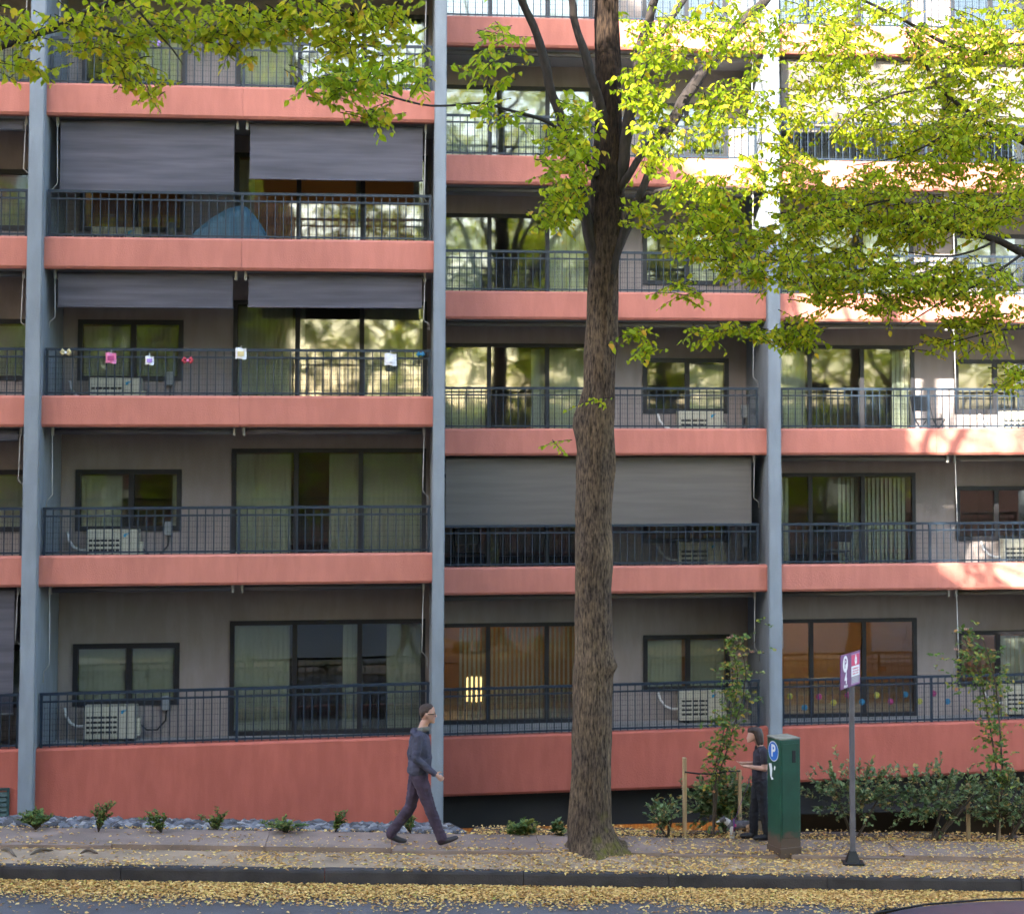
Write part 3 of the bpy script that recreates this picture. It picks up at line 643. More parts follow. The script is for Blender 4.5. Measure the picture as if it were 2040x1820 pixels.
# surface root at the foot
rt = [GP(1150, 1716), GP(1175, 1712), GP(1200, 1698), GP(1222, 1686), GP(1240, 1690), GP(1246, 1704)]
hh = (0.0, 0.03, 0.07, 0.10, 0.05, -0.03)
MB().tube([wor(p.x, p.y, base(p.x) + h) - t1.location for p, h in zip(rt, hh)], [0.03, 0.045, 0.06, 0.075, 0.07, 0.05], 10).build('root', M_BARK, t1, True)
limb(t1, [(1202, 590, TY-.06), (1190, 520, TY-.1), (1174, 465, TY-.14), (1149, 357, TY-.3), (1132, 285, TY-.4), (1101, 190, TY-.55), (1074, 85, TY-.7), (1040, 0, TY-.9), (990, -120, TY-1.2)], [5, 12, 12.5, 10, 10.5, 9.5, 9, 8, 6])
limb(t1, [(1190, 350, TY-.15), (1172, 325, TY-.2), (1135, 285, TY-.4)], [9, 7.5, 7])
limb(t1, [(1137, 290, TY-.4), (1112, 258, TY-.8), (1078, 238, TY-1.2), (1010, 218, TY-1.8), (959, 206, TY-2.2), (857, 211, TY-3.0), (770, 189, TY-3.6), (704, 163, TY-4.0), (670, 132, TY-4.2)], [5.5, 4.5, 4, 3.3, 3, 2.4, 2, 1.5, 0.8], n=6)
limb(t1, [(1205, 260, TY-.1), (1197, 218, TY-.2), (1172, 129, TY-.4), (1146, 44, TY-.5), (1139, 0, TY-.6), (1120, -140, TY-.9)], [12, 10, 9, 7.5, 7, 5])
limb(t1, [(1225, 400, TY-.05), (1240, 330, TY-.1), (1252, 240, TY-.2), (1270, 130, TY-.3), (1290, 50, TY-.35), (1305, 0, TY-.4), (1340, -140, TY-.6)], [15, 13, 11.5, 11, 9.5, 9, 6])
limb(t1, [(1206, 610, TY-.06), (1219, 535, TY-.1), (1240, 468, TY-.12), (1282, 374, TY-.1), (1309, 299, TY), (1360, 210, TY+.1), (1417, 119, TY+.2), (1486, 37, TY+.3), (1530, -5, TY+.4), (1600, -110, TY+.7)], [5, 12, 11, 8.5, 8, 12, 10.5, 9.5, 9, 6])
limb(t1, [(1235, 375, TY-.1), (1255, 345, TY-.15), (1295, 285, TY-.05), (1345, 225, TY+.08)], [9, 7.5, 6.5, 7])
limb(t1, [(1278, 400, TY-.1), (1290, 388, TY-.2), (1330, 376, TY-.5), (1384, 374, TY-.8), (1469, 375, TY-1.2), (1550, 388, TY-1.5), (1615, 398, TY-1.8)], [5, 4.5, 4.3, 3.8, 3.4, 2.6, 1.5], n=6)
limb(t1, [(1240, 300, TY+.05), (1262, 190, TY+.3), (1300, 100, TY+.6), (1350, 20, TY+1), (1400, -60, TY+1.4)], [8, 7, 6, 5.5, 4], n=8)
# upper crown limbs above the picture
for (x, y, dx, dY) in ((1208, -80, -260, -1.5), (1206, -160, 280, 1.2), (1204, -240, -200, 1.8), (1202, -330, 220, -1.6), (1120, -140, -180, -1.0), (1340, -140, 160, -1.0), (990, -120, -160, -0.8), (1600, -110, 200, 1.0)):
    limb(t1, [(x, y, TY), (x + dx*0.4, y - 130, TY + dY*0.5), (x + dx*0.8, y - 290, TY + dY), (x + dx, y - 430, TY + dY*1.3)], [9, 6, 4, 1.5], n=6, sub=3)
cr = Crown(5); DENS, LSC = 2.0, 1.15
def cl(cr, x, y, rx, ry, Y, dY, n, leaf, **kw):
    cr.cluster(P3(x, y, Y), (rx*Y/F, dY, ry*Y/F), int(n*DENS + 0.5), leaf*LSC, **kw)
for a in ((1125, 330, 42, 100, 22.4, 0.8, 44, 0.085), (1110, 420, 30, 40, 22.3, 0.5, 10, 0.08), (1150, 225, 45, 35, 22.3, 0.5, 10, 0.085), (980, 130, 60, 35, 21.6, 0.6, 7, 0.09), (1000, 70, 45, 35, 21.6, 0.5, 5, 0.09),
          (955, 212, 30, 10, 20.8, 0.25, 3, 0.085), (1010, 222, 25, 8, 21.2, 0.2, 2, 0.085), (790, 140, 60, 45, 19.4, 0.5, 12, 0.08), (700, 150, 65, 45, 19.0, 0.5, 15, 0.08), (745, 215, 35, 22, 19.2, 0.3, 5, 0.08), (640, 160, 40, 40, 18.8, 0.4, 7, 0.08),
          (1290, 160, 45, 120, 22.3, 0.7, 26, 0.085), (1275, 430, 24, 45, 22.5, 0.4, 6, 0.08), (1310, 300, 45, 50, 22.3, 0.6, 12, 0.08),
          (1400, 400, 85, 60, 21.9, 1.0, 36, 0.075), (1420, 470, 85, 60, 21.7, 0.9, 36, 0.075), (1500, 520, 70, 55, 21.5, 0.9, 26, 0.07), (1400, 250, 60, 50, 22.5, 0.8, 14, 0.075), (1430, 190, 40, 40, 22.8, 0.6, 10, 0.075),
          (1268, 655, 24, 12, 21.9, 0.2, 4, 0.075), (1285, 690, 18, 12, 21.9, 0.2, 3, 0.075), (1410, 660, 30, 14, 21.6, 0.25, 5, 0.075), (1470, 645, 40, 12, 21.5, 0.25, 5, 0.075), (1540, 665, 40, 16, 21.4, 0.3, 8, 0.07), (1590, 655, 32, 36, 21.3, 0.4, 13, 0.07),
          (1380, 70, 110, 60, 22.2, 1.0, 28, 0.075), (1500, 60, 90, 60, 22.0, 1.2, 24, 0.07), (1480, 200, 60, 60, 21.9, 0.8, 16, 0.07), (1540, 330, 60, 60, 21.8, 0.8, 20, 0.07), (1560, 460, 60, 50, 21.5, 0.8, 20, 0.07), (1350, 570, 50, 25, 21.7, 0.4, 6, 0.07), (1190, 790, 14, 6, 22.5, 0.05, 1, 0.055), (1105, 875, 16, 6, 22.4, 0.1, 1, 0.06)):
    cl(cr, *a)
# crown above the picture, the part that dapples the facade
rr = random.Random(9)
for i in range(26):
    a = rr.uniform(0, 6.283); e = rr.uniform(0, 1); rad = 4.6*math.sqrt(rr.random())
    z = 11.2 + 6.2*e; rad *= math.sqrt(max(0.1, 1 - (e*1.0)**2))
    cr.cluster((t1.location.x + rad*math.cos(a), TY + rad*0.85*math.sin(a), z + 0.0), (0.9, 0.9, 0.6), 7, 0.085, wood=False, nl=11)
for i in range(15):                                                  # unseen leaf clusters added in front to keep the sun off the trunk
    cr.cluster(wor(rr.uniform(-2.2, 0.9), rr.uniform(-12.5, -8.8), rr.uniform(11.0, 13.6)), (0.6, 0.6, 0.5), 10, 0.09, wood=False, nl=12)
for i in range(16):  # more added clusters out of view, laid along the sun path to shade the trunk
    s_ = rr.uniform(4, 7); cr.cluster(wor(1.85 - 0.7*s_ + rr.gauss(0, 0.5), -7 - s_, rr.uniform(8.3, 11.0) + 0.5435*s_), (0.5, 0.5, 0.45), 9, 0.09, wood=False, nl=12)
cr.finish(t1, M_LEAF, M_TWIG, keep=300)

# ---- tree left of the picture, whose branch hangs in at the top
def plain_tree(name, u, v, h, label, cat='tree', seed=1, r0=0.24, lean=(0, 0)):
    t = empty(name, u, v, base(u) - 0.02, -A, label, cat)
    pts = [(lean[0]*q, lean[1]*q, h*q) for q in (0, 0.03, 0.1, 0.25, 0.45, 0.65, 0.85, 1.0)]
    rad = [r0*1.5, r0*1.2, r0, r0*0.92, r0*0.8, r0*0.55, r0*0.3, 0.03]
    mb = MB(); mb.tube([(x + 0.05*noise.noise(Vector((z, seed, 0))), y + 0.05*noise.noise(Vector((seed, z, 3))), z) for x, y, z in pts], rad, 20, wob=lambda i, k: 1+0.05*math.sin(k*3+i)); mb.build('trunk', M_BARK, t, True)
    return t
t2 = plain_tree('street_tree', -10.2, -7.3, 13, 'street tree whose leafy branch hangs into the top left corner', seed=2)
Y2 = 17.6
limb(t2, [(-900, 250, 21.3), (-500, 190, 19.5), (-200, 150, 18.2), (0, 93, Y2), (70, 70, Y2-.05), (150, 33, Y2-.1), (250, -5, Y2-.1), (400, -40, Y2-.2), (650, -60, Y2-.3), (850, -50, Y2-.3)], [22, 15, 10, 8.5, 8, 7, 5.5, 4.5, 3, 1.5], n=8)
limb(t2, [(250, -5, Y2-.1), (300, 50, Y2-.2), (340, 95, Y2-.3), (365, 130, Y2-.35)], [3, 2.3, 1.7, 1], n=5); limb(t2, [(150, 33, Y2), (120, 60, Y2-.2), (40, 75, Y2-.3), (0, 60, Y2-.3)], [3, 2, 1.5, 1], n=5)
limb(t2, [(450, -45, Y2-.2), (520, 20, Y2-.3), (600, 60, Y2-.3)], [2.5, 1.8, 1], n=5); limb(t2, [(650, -60, Y2-.3), (720, 0, Y2-.4), (790, 60, Y2-.4)], [2.2, 1.6, 1], n=5)
c2 = Crown(8)
for a in ((30, 60, 50, 45, 17.3, 0.4, 9, 0.075), (50, 125, 55, 22, 17.2, 0.4, 8, 0.075), (150, 60, 60, 35, 17.3, 0.4, 9, 0.075), (240, 50, 70, 45, 17.3, 0.5, 17, 0.075), (270, 140, 55, 28, 17.2, 0.4, 10, 0.07), (295, 180, 22, 14, 17.2, 0.3, 3, 0.07), (230, 95, 30, 20, 17.2, .3, 4, .075),
          (370, 40, 60, 40, 17.3, 0.5, 15, 0.075), (460, 50, 70, 45, 17.2, 0.5, 19, 0.075), (560, 45, 70, 42, 17.2, 0.5, 18, 0.075), (460, 105, 40, 18, 17.1, 0.3, 4, 0.075), (660, 40, 70, 40, 17.2, 0.5, 18, 0.075), (750, 50, 60, 50, 17.2, 0.5, 17, 0.075), (810, 40, 25, 40, 17.2, 0.4, 5, 0.075), (700, 95, 50, 22, 17.1, .3, 6, .075),
          (330, -60, 200, 40, 17.2, 0.9, 30, 0.075), (680, -60, 160, 40, 17.2, 0.9, 24, 0.075)):
    cl(c2, *a, L=(0.3, 0.5), nl=9)
for a in ((-80, 60, 60, 60, 17.5, 0.5, 14, 0.075), (-200, 90, 70, 70, 18.0, 0.6, 16, 0.075), (-350, 120, 90, 80, 18.8, 0.8, 18, 0.08), (-520, 140, 90, 90, 19.5, 0.9, 18, 0.08)):
    cl(c2, *a, L=(0.3, 0.5), nl=9)
for i in range(30):
    a = rr.uniform(0, 6.283); rad = 4.2*math.sqrt(rr.random()); p = wor(-10.2 + rad*math.cos(a), -7.5 + rad*math.sin(a), rr.uniform(8.5, 15))
    if (p.x / p.y) * F + PX0 > -120 and p.z < 11.5: continue
    c2.cluster(p, (0.9, 0.9, 0.5), 9, 0.09, wood=False)
for i in range(95):  # extra canopy added out of view to darken the lower left facade
    p = wor(rr.uniform(-11, -3.6), rr.uniform(-10.5, -4.0), rr.uniform(11.2, 14.6)); c2.cluster(p, (0.9, 0.9, 0.4), 10, 0.12, wood=False)
c2.finish(t2, M_LEAFY, M_TWIG, keep=300)

# ---- tree right of the picture
t3 = plain_tree('street_tree', 11.3, -7.2, 14, 'street tree whose green crown fills the top right corner', seed=4)
Y3 = 21.0
limb(t3, [(2560, 700, 23.6), (2300, 620, 22.6), (2150, 560, 21.8), (2040, 503, Y3), (1985, 478, Y3), (1920, 462, Y3-.1), (1850, 450, Y3-.2), (1760, 443, Y3-.3), (1690, 448, Y3-.3), (1620, 470, Y3-.4)], [17, 14, 11, 8.5, 7, 5.5, 4, 3, 2, 1], n=8)
limb(t3, [(2520, 560, 23.4), (2250, 380, 22.4), (2040, 282, Y3+.3), (2000, 262, Y3+.3), (1930, 225, Y3+.2), (1870, 172, Y3+.1), (1835, 110, Y3), (1805, 55, Y3)], [14, 10, 7, 6, 5, 4.2, 3.2, 2.2], n=8)
limb(t3, [(2560, 350, 23.4), (2250, 120, 22.0), (2040, 90, Y3+.2), (1960, 106, Y3+.2), (1880, 85, Y3+.1), (1800, 40, Y3), (1720, 2, Y3), (1640, -30, Y3)], [14, 9, 5, 4.2, 4, 3.5, 2.8, 1.5], n=8)
for pts in ([(1985, 478, Y3), (1940, 500, Y3-.2), (1880, 510, Y3-.3), (1790, 500, Y3-.4)], [(1930, 225, Y3+.2), (1880, 270, Y3), (1800, 310, Y3-.2), (1700, 330, Y3-.3)], [(1870, 172, Y3+.1), (1780, 190, Y3-.1), (1700, 230, Y3-.3), (1640, 290, Y3-.4)], [(2040, 503, Y3), (1960, 560, Y3-.3), (1880, 600, Y3-.4), (1800, 650, Y3-.5)], [(1850, 450, Y3-.2), (1790, 400, Y3-.3), (1690, 420, Y3-.4), (1600, 450, Y3-.5)], [(2150, 560, 21.8), (2080, 640, 21.2), (1980, 660, 20.8), (1870, 690, 20.6)], [(2300, 620, 22.6), (2150, 700, 21.8), (2040, 720, 21.3)]):
    limb(t3, pts, [3.2, 2.4, 1.8, 1.0][:len(pts)], n=5)
c3 = Crown(12); DENS, LSC = 1.75, 1.15
for a in ((1660, 120, 90, 70, 21, 1.2, 56, 0.062), (1760, 230, 100, 70, 21, 1.2, 56, 0.062), (1860, 130, 110, 80, 21, 1.3, 76, 0.062), (1970, 70, 80, 70, 21, 1.2, 58, 0.062), (1960, 230, 90, 80, 21, 1.3, 76, 0.062), (1860, 300, 90, 70, 21, 1.2, 68, 0.062),
          (1990, 380, 60, 70, 21, 1.2, 56, 0.062), (1720, 380, 90, 50, 20.8, 1.1, 58, 0.06), (1640, 430, 70, 50, 20.7, 1.0, 46, 0.06), (1800, 440, 90, 40, 20.8, 1.0, 54, 0.06), (1900, 430, 80, 50, 20.9, 1.1, 58, 0.06), (1690, 530, 90, 50, 20.7, 1.0, 60, 0.06), (1600, 540, 50, 50, 20.7, 0.8, 24, 0.06), (1810, 560, 80, 45, 20.7, 0.9, 54, 0.06), (1930, 560, 90, 45, 20.8, 1.0, 56, 0.06),
          (1770, 600, 60, 20, 20.6, 0.5, 16, 0.06), (1650, 590, 60, 14, 20.6, 0.4, 9, 0.06), (1930, 640, 60, 16, 20.7, 0.4, 12, 0.06), (1870, 680, 45, 12, 20.7, 0.3, 6, 0.06), (2000, 625, 45, 22, 20.8, 0.4, 12, 0.06), (1960, 680, 40, 14, 20.8, .3, 7, .06), (2020, 745, 30, 32, 21.2, 0.4, 14, 0.06), (1700, 20, 140, 40, 21, 1.2, 40, 0.062), (1590, 230, 50, 60, 21.1, 0.9, 20, 0.06), (1600, 340, 50, 50, 21, 0.8, 22, 0.06)):
    cl(c3, *a, L=(0.3, 0.55), nl=12)
for i in range(46):
    a = rr.uniform(0, 6.283); rad = 4.6*math.sqrt(rr.random()); p = wor(10.5 + rad*math.cos(a), -7.5 + rad*math.sin(a), rr.uniform(8, 16.5))
    if (p.x / p.y) * F + PX0 < 2200 and p.z < 11.2: continue
    c3.cluster(p, (0.9, 0.9, 0.5), 9, 0.085, wood=False)
for a in ((2120, 120, 80, 80, 21.3, 1.2, 26, 0.065), (2130, 320, 80, 80, 21.5, 1.2, 30, 0.065), (2120, 500, 80, 60, 21.5, 1.1, 28, 0.065), (2120, 640, 70, 50, 21.6, 1.0, 22, 0.065), (2260, 220, 90, 100, 22.2, 1.3, 30, 0.07), (2280, 460, 90, 100, 22.5, 1.3, 30, 0.07), (2280, 640, 80, 60, 22.6, 1.0, 20, 0.07), (2420, 380, 90, 120, 23, 1.3, 30, 0.075)):
    cl(c3, *a, L=(0.3, 0.55), nl=12)
c3.finish(t3, M_LEAFG, M_TWIG, keep=0)

# ---- trees on the near side of the street, behind and beside the viewpoint
proto = plain_tree('street_tree', -9.0, -21.4, 15, 'leafy street tree on the near pavement, left of the viewpoint', seed=6)
c4 = Crown(15)
pl = proto.location
for i in range(70):
    a = rr.uniform(0, 6.283); rad = 3.6*math.sqrt(rr.random()); z = rr.uniform(4.0, 16)
    rad *= 0.55 + 0.45*math.sin(min(1, (z-3)/8)*math.pi*0.5)
    c4.cluster(pl + Vector((rad*math.cos(a), rad*math.sin(a), z)), (0.9, 0.9, 0.5), 8, 0.12, wood=False, nl=11)
for z in (4.5, 5.5, 6.5, 8):
    for a in (0.3, 2.4, 4.5):
        a += z; MB().tube([(0, 0, z), (1.3*math.cos(a), 1.3*math.sin(a), z+1), (2.8*math.cos(a), 2.8*math.sin(a), z+2.6)], [0.1, 0.07, 0.02], 6).build('branch', M_BARK, proto, True)
c4.finish(proto, M_LEAFG, M_TWIG)
for (u, v, rot, sc, lab) in ((8.2, -21.2, 2.0, 1.0, 'leafy street tree on the near pavement, right of the viewpoint'), (16.5, -21.5, 4.1, 1.1, 'leafy street tree on the near pavement, farthest right'), (-18.0, -21.0, 1.0, 1.05, 'leafy street tree on the near pavement, farthest left')):
    o = dup(proto); o.location = wor(u, v, base(u) - 0.02); o.rotation_euler.z = rot; o.scale = (sc, sc, sc); o['label'] = lab

# ---- two tall trees right behind the viewpoint: their crowns fill the reflections
tall = plain_tree('tall_street_tree', -5.6, -26.5, 19, 'tall street tree behind the viewpoint, the left one of two', seed=16, r0=0.3)
c5 = Crown(25); pl = tall.location
for i in range(210):
    a = rr.uniform(0, 6.283); rad = 5.4*math.sqrt(rr.random()); z = rr.uniform(8.4, 20)
    rad *= math.sqrt(max(0.12, 1 - ((z - 13)/8)**2))
    c5.cluster(pl + Vector((rad*math.cos(a), rad*math.sin(a), z)), (0.9, 0.9, 0.5), 8, 0.13, wood=False, nl=11)
for z in (8, 9.5, 11, 13):
    for a in (0.3, 2.4, 4.5):
        a += z; MB().tube([(0, 0, z), (1.6*math.cos(a), 1.6*math.sin(a), z+1.4), (3.6*math.cos(a), 3.6*math.sin(a), z+3.2)], [0.13, 0.08, 0.02], 6).build('branch', M_BARK, tall, True)
c5.finish(tall, M_LEAFG, M_TWIG)
for (u, v, rot, sc, lab) in ((4.6, -26.0, 2.2, 1.0, 'tall street tree behind the viewpoint, the right one of two'), (13.0, -27.0, 3.6, 1.0, 'tall street tree behind the viewpoint, farthest right'), (1.2, -32.4, 5.0, 1.0, 'tall street tree nearest behind the viewpoint')):
    o = dup(tall); o.location = wor(u, v, base(u) - 0.02); o.rotation_euler.z = rot; o.scale = (sc, sc, sc); o['label'] = lab

slim = plain_tree('slim_tree', -14.0, -32.9, 12.5, 'slim leafy tree in the row behind the viewpoint', seed=19, r0=0.13)      # a row against the low wing
c6 = Crown(33); pl = slim.location
for i in range(95):
    z = rr.uniform(2.6, 13.2); a = rr.uniform(0, 6.283); rad = 1.45*math.sqrt(rr.random())*math.sqrt(max(0.1, 1 - ((z - 7)/6.6)**2))
    c6.cluster(pl + Vector((rad*math.cos(a), rad*math.sin(a), z)), (0.35, 0.35, 0.4), 9, 0.12, wood=False, nl=11)
c6.finish(slim, M_LEAFG, M_TWIG); slim['group'] = 'slim trees in a row behind the viewpoint'
for i in range(1, 17):
    o = dup(slim); u = -14.0 + i * 2.05; o.location = wor(u, -32.9, base(u) - 0.02); o.rotation_euler.z = i * 1.7; o.scale = (1, 1, 0.9 + 0.2 * math.sin(i * 2.3))
for i in range(6):                                                   # tall trees on the far side of the low wing
    o = dup(tall); u = -0.5 + i * 6.4; o.location = wor(u, -46, base(u) - 0.02); o.rotation_euler.z = i * 1.3; o.scale = (1.15, 1.15, 1.0)
    o['label'] = 'tall tree beyond the low brick wing behind the viewpoint'; o['group'] = 'tall trees beyond the low brick wing'

# ================================================================== LITTER, STONES, PLANTS
M_FALL = leaf_mat('fallen_leaf', [(0.0, (0.24, 0.12, 0.05)), (0.12, (0.55, 0.29, 0.09)), (0.35, (0.74, 0.43, 0.13)), (0.6, (0.85, 0.56, 0.22)), (0.85, (0.82, 0.60, 0.18)), (0.95, (0.45, 0.20, 0.08)), (1.0, (0.48, 0.48, 0.10))], 0.15, 0.6)
def fall_z(u, v):
    if v < VK: return road_z(u, v)
    if v < VK + 0.15: return base(u)
    if v < VS0 + 0.05: return strip_z(u, v)
    if v < VS1: return base(u) + 0.03
    return bed_z(u, v)
B, D, N, S = [], [], [], []
rl = random.Random(31)
def scatter(n, u0, u1, vf, dens, size=(0.024, 0.058), pile=0.0, tilt=0.35):
    k = 0
    while k < n:
        u = rl.uniform(u0, u1); v = vf()
        if rl.random() > dens(u, v): k += 0.2; continue
        k += 1; a = rl.uniform(0, 6.283)
        B.append((u, v, fall_z(u, v) + 0.008 + rl.random() * pile)); D.append((math.cos(a), math.sin(a), rl.uniform(-tilt, tilt) * 0.6)); N.append((rl.uniform(-tilt, tilt), rl.uniform(-tilt, tilt), 1)); S.append(rl.uniform(*size))
def patch(u, v, sc=0.8, s=0.0): return noise.noise(Vector((u * sc + s, v * sc * 1.6, s)))
# gutter: deep by the kerb, thinning towards the road
scatter(40000, -7, 10, lambda: VK - 0.01 - abs(rl.gauss(0, 0.55)), lambda u, v: max(0.0, min(1, 1.5 - 1.15 * (VK - v) + 0.9 * patch(u, v, 0.9, 2))), pile=0.03, tilt=0.4)
scatter(700, -7, 10, lambda: rl.uniform(VK - 4.5, VK - 0.8), lambda u, v: 0.8)
# planting strip: more to the right
scatter(10000, -7, 10, lambda: rl.uniform(VK, VS0 + 0.2), lambda u, v: max(0.04, min(1, 0.34 + 0.045 * (u + 3.5) + 0.75 * patch(u, v, 1.1, 5) + (0.22 if 0 < u < 4 else 0))), tilt=0.5)
scatter(5500, -7, 11, lambda: rl.uniform(VS0, VS1), lambda u, v: max(0.03, min(1, 0.11 + 0.07 * max(0, u + 1) + 0.5 * patch(u, v, 1.2, 8))), tilt=0.4)
scatter(8000, -7.5, 11, lambda: rl.uniform(VS1 - 0.05, VS1 + 1.0), lambda u, v: max(0.1, min(1, (0.25 if u < 0.4 else 0.75) - (0.3 if v > VS1 + 0.6 else 0) + 0.5 * patch(u, v, 1.4, 4))), tilt=0.6, pile=0.03)
me = leaves_to_mesh('fallen_leaves', B, D, N, S, M_FALL)
framed(tag(link('fallen_leaves', me), 'yellow autumn leaves fallen along the gutter and pavement', 'leaf litter', kind='stuff'))
M_STONE2 = leaf_mat('stone', [(0.0, (0.05, 0.052, 0.065)), (0.2, (0.09, 0.075, 0.065)), (0.45, (0.11, 0.108, 0.12)), (0.75, (0.18, 0.178, 0.195)), (1.0, (0.32, 0.30, 0.29))], 0.0, 0.8)
# rounded stones against the wall
ico = bmesh.new(); bmesh.ops.create_icosphere(ico, subdivisions=1, radius=1); iv = [v.co.copy() for v in ico.verts]; iff = [tuple(v.index for v in f.verts) for f in ico.faces]; ico.free()
mb = MB(); rs = random.Random(17)
for i in range(2600):
    u = rs.uniform(-9, 0.2); v = VS1 + 0.3 + 5.3 * rs.random() ** 1.4; s = rs.uniform(0.03, 0.085); b = len(mb.v); a = rs.uniform(0, 6.28); ca, sa = math.cos(a), math.sin(a)
    sx, sy, sz = s * rs.uniform(0.9, 1.7), s * rs.uniform(0.7, 1.1), s * rs.uniform(0.5, 0.85); z0 = bed_z(u, v) + sz * 0.45; t = rs.uniform(-.3, .3)
    for p in iv:
        q = p * (1 + 0.22 * noise.noise(p * 1.3 + Vector((i * 1.7, 0, 0)))); x, y, z = q.x * sx, q.y * sy, q.z * sz; z += t * x
        mb.v.append((u + ca * x - sa * y, v + sa * x + ca * y, z0 + z))
    mb.f += [tuple(b + k for k in f) for f in iff]
gro = mb.build('gravel', M_STONE2, None, False); gat = gro.data.attributes.new('rnd', 'FLOAT', 'FACE'); gat.data.foreach_set('value', np.repeat(rng.random(2600), 80).astype(np.float32)[:len(gro.data.polygons)])
framed(tag(gro, 'blue grey rounded stones lying along the foot of the wall', 'gravel', kind='stuff'))
M_ROOT = mat('bare_root', (0.13, 0.095, 0.07), 0.95, 0.3, 8)
# exposed roots in the earth at the left
for (x0, y0, x1, y1, lab) in ((2, 1690, 34, 1702, 'short bare tree root at the left edge of the earth strip'), (60, 1700, 108, 1690, 'longer bare tree root in the earth strip near the left column'), (160, 1697, 196, 1695, 'small bare tree root farthest right of the three in the earth strip')):
    a, b = GP(x0, y0), GP(x1, y1); m_ = (a + b) * 0.5
    r = empty('tree_root', m_.x, m_.y, base(m_.x), 0, lab, 'root'); o_ = Vector((m_.x, m_.y, base(m_.x)))
    pts = [a.lerp(b, q) - o_ + Vector((0, 0.05 * math.sin(q * 5), 0.03 * math.sin(q * 3.1) - 0.012)) for q in (0, .2, .4, .6, .8, 1)]
    MB().tube(pts, [0.006, 0.018, 0.022, 0.02, 0.016, 0.006], 8).build('bark', M_ROOT, r, True)

M_SHRUB = leaf_mat('shrub_leaf', [(0.0, (0.055, 0.10, 0.035)), (0.5, (0.12, 0.18, 0.07)), (0.82, (0.25, 0.31, 0.14)), (0.93, (0.36, 0.25, 0.07)), (1.0, (0.46, 0.30, 0.12))], 0.25, 0.35)
M_ROSE = leaf_mat('rose_leaf', [(0.0, (0.06, 0.12, 0.025)), (0.5, (0.12, 0.20, 0.04)), (0.8, (0.24, 0.27, 0.05)), (0.93, (0.50, 0.34, 0.05)), (1.0, (0.45, 0.18, 0.10))], 0.35, 0.4)
M_GRASSY = leaf_mat('small_plant_leaf', [(0.0, (0.05, 0.10, 0.03)), (0.5, (0.12, 0.19, 0.05)), (0.9, (0.25, 0.27, 0.06)), (1.0, (0.30, 0.16, 0.05))], 0.3, 0.5)
M_STEM = mat('brown_stem', (0.07, 0.05, 0.035), 0.9)
def small_plant(x, y, w, h, n, leaf, label, m=M_GRASSY, seed=0, name='small_shrub', upright=0.5):
    g = GP(x, y); rr_ = random.Random(seed + 40); t = empty(name, g.x, g.y, fall_z(g.x, g.y) - 0.01, -A, label, 'shrub', 'small shrubs along the wall')
    B, D, N, S = [], [], [], []; st = MB(); lean = rr_.uniform(-.5, .5)
    for i in range(n):
        a = rr_.uniform(0, 6.28); tip = Vector((lean * h + math.cos(a) * w * rr_.uniform(0.1, 1) ** 1.2, math.sin(a) * w * 0.8 * rr_.uniform(0.2, 1), h * rr_.uniform(0.35, 1.0)))
        mid = tip * 0.5 + Vector((0, 0, 0.15 * h)); st.tube([(0, 0, 0), mid, tip], [0.006, 0.004, 0.002], 4, caps=False)
        for j in range(22):
            q = 0.2 + 0.8 * j / 21; p = (mid * (q * 2) if q < 0.5 else mid.lerp(tip, q * 2 - 1)); B.append(p)
            D.append((rr_.uniform(-1, 1), rr_.uniform(-1, 1), rr_.uniform(-0.2, 1) * upright + 0.2)); N.append((rr_.uniform(-.6, .6), rr_.uniform(-.9, .3), 1)); S.append(leaf * rr_.uniform(0.6, 1.3))
    st.build('stems', M_STEM, t)['kind'] = 'stuff'; link('foliage', leaves_to_mesh('foliage', B, D, N, S, m, width=0.8), t)['kind'] = 'stuff'
    return t
small_plant(72, 1655, 0.28, 0.26, 30, 0.06, 'low dense green shrub at the foot of the leftmost column', seed=1)
small_plant(196, 1660, 0.20, 0.42, 22, 0.045, 'upright twiggy shrub in the stones, second from the left', seed=2)
small_plant(322, 1662, 0.22, 0.30, 15, 0.05, 'sparse leaning shrub in the stones, third from the left', seed=3)
small_plant(432, 1655, 0.22, 0.36, 15, 0.05, 'yellowish shrub with one tall shoot in the stones, fourth from the left', seed=4)
small_plant(572, 1662, 0.38, 0.20, 26, 0.05, 'wide low shrub in the stones, fifth from the left', seed=5)
small_plant(668, 1660, 0.14, 0.28, 15, 0.045, 'small feathery shrub in the stones left of the walking man', seed=6)
small_plant(818, 1662, 0.24, 0.30, 20, 0.05, 'small shrub in the stones behind the legs of the walking man', seed=7)
small_plant(1035, 1664, 0.26, 0.26, 26, 0.075, 'fern like plant in front of the dark wall, left of the big trunk', seed=8, upright=1.2)
small_plant(1120, 1666, 0.10, 0.22, 8, 0.10, 'bluish leafed plant half hidden by the left side of the big trunk', seed=9, m=M_SHRUB, upright=1.5)
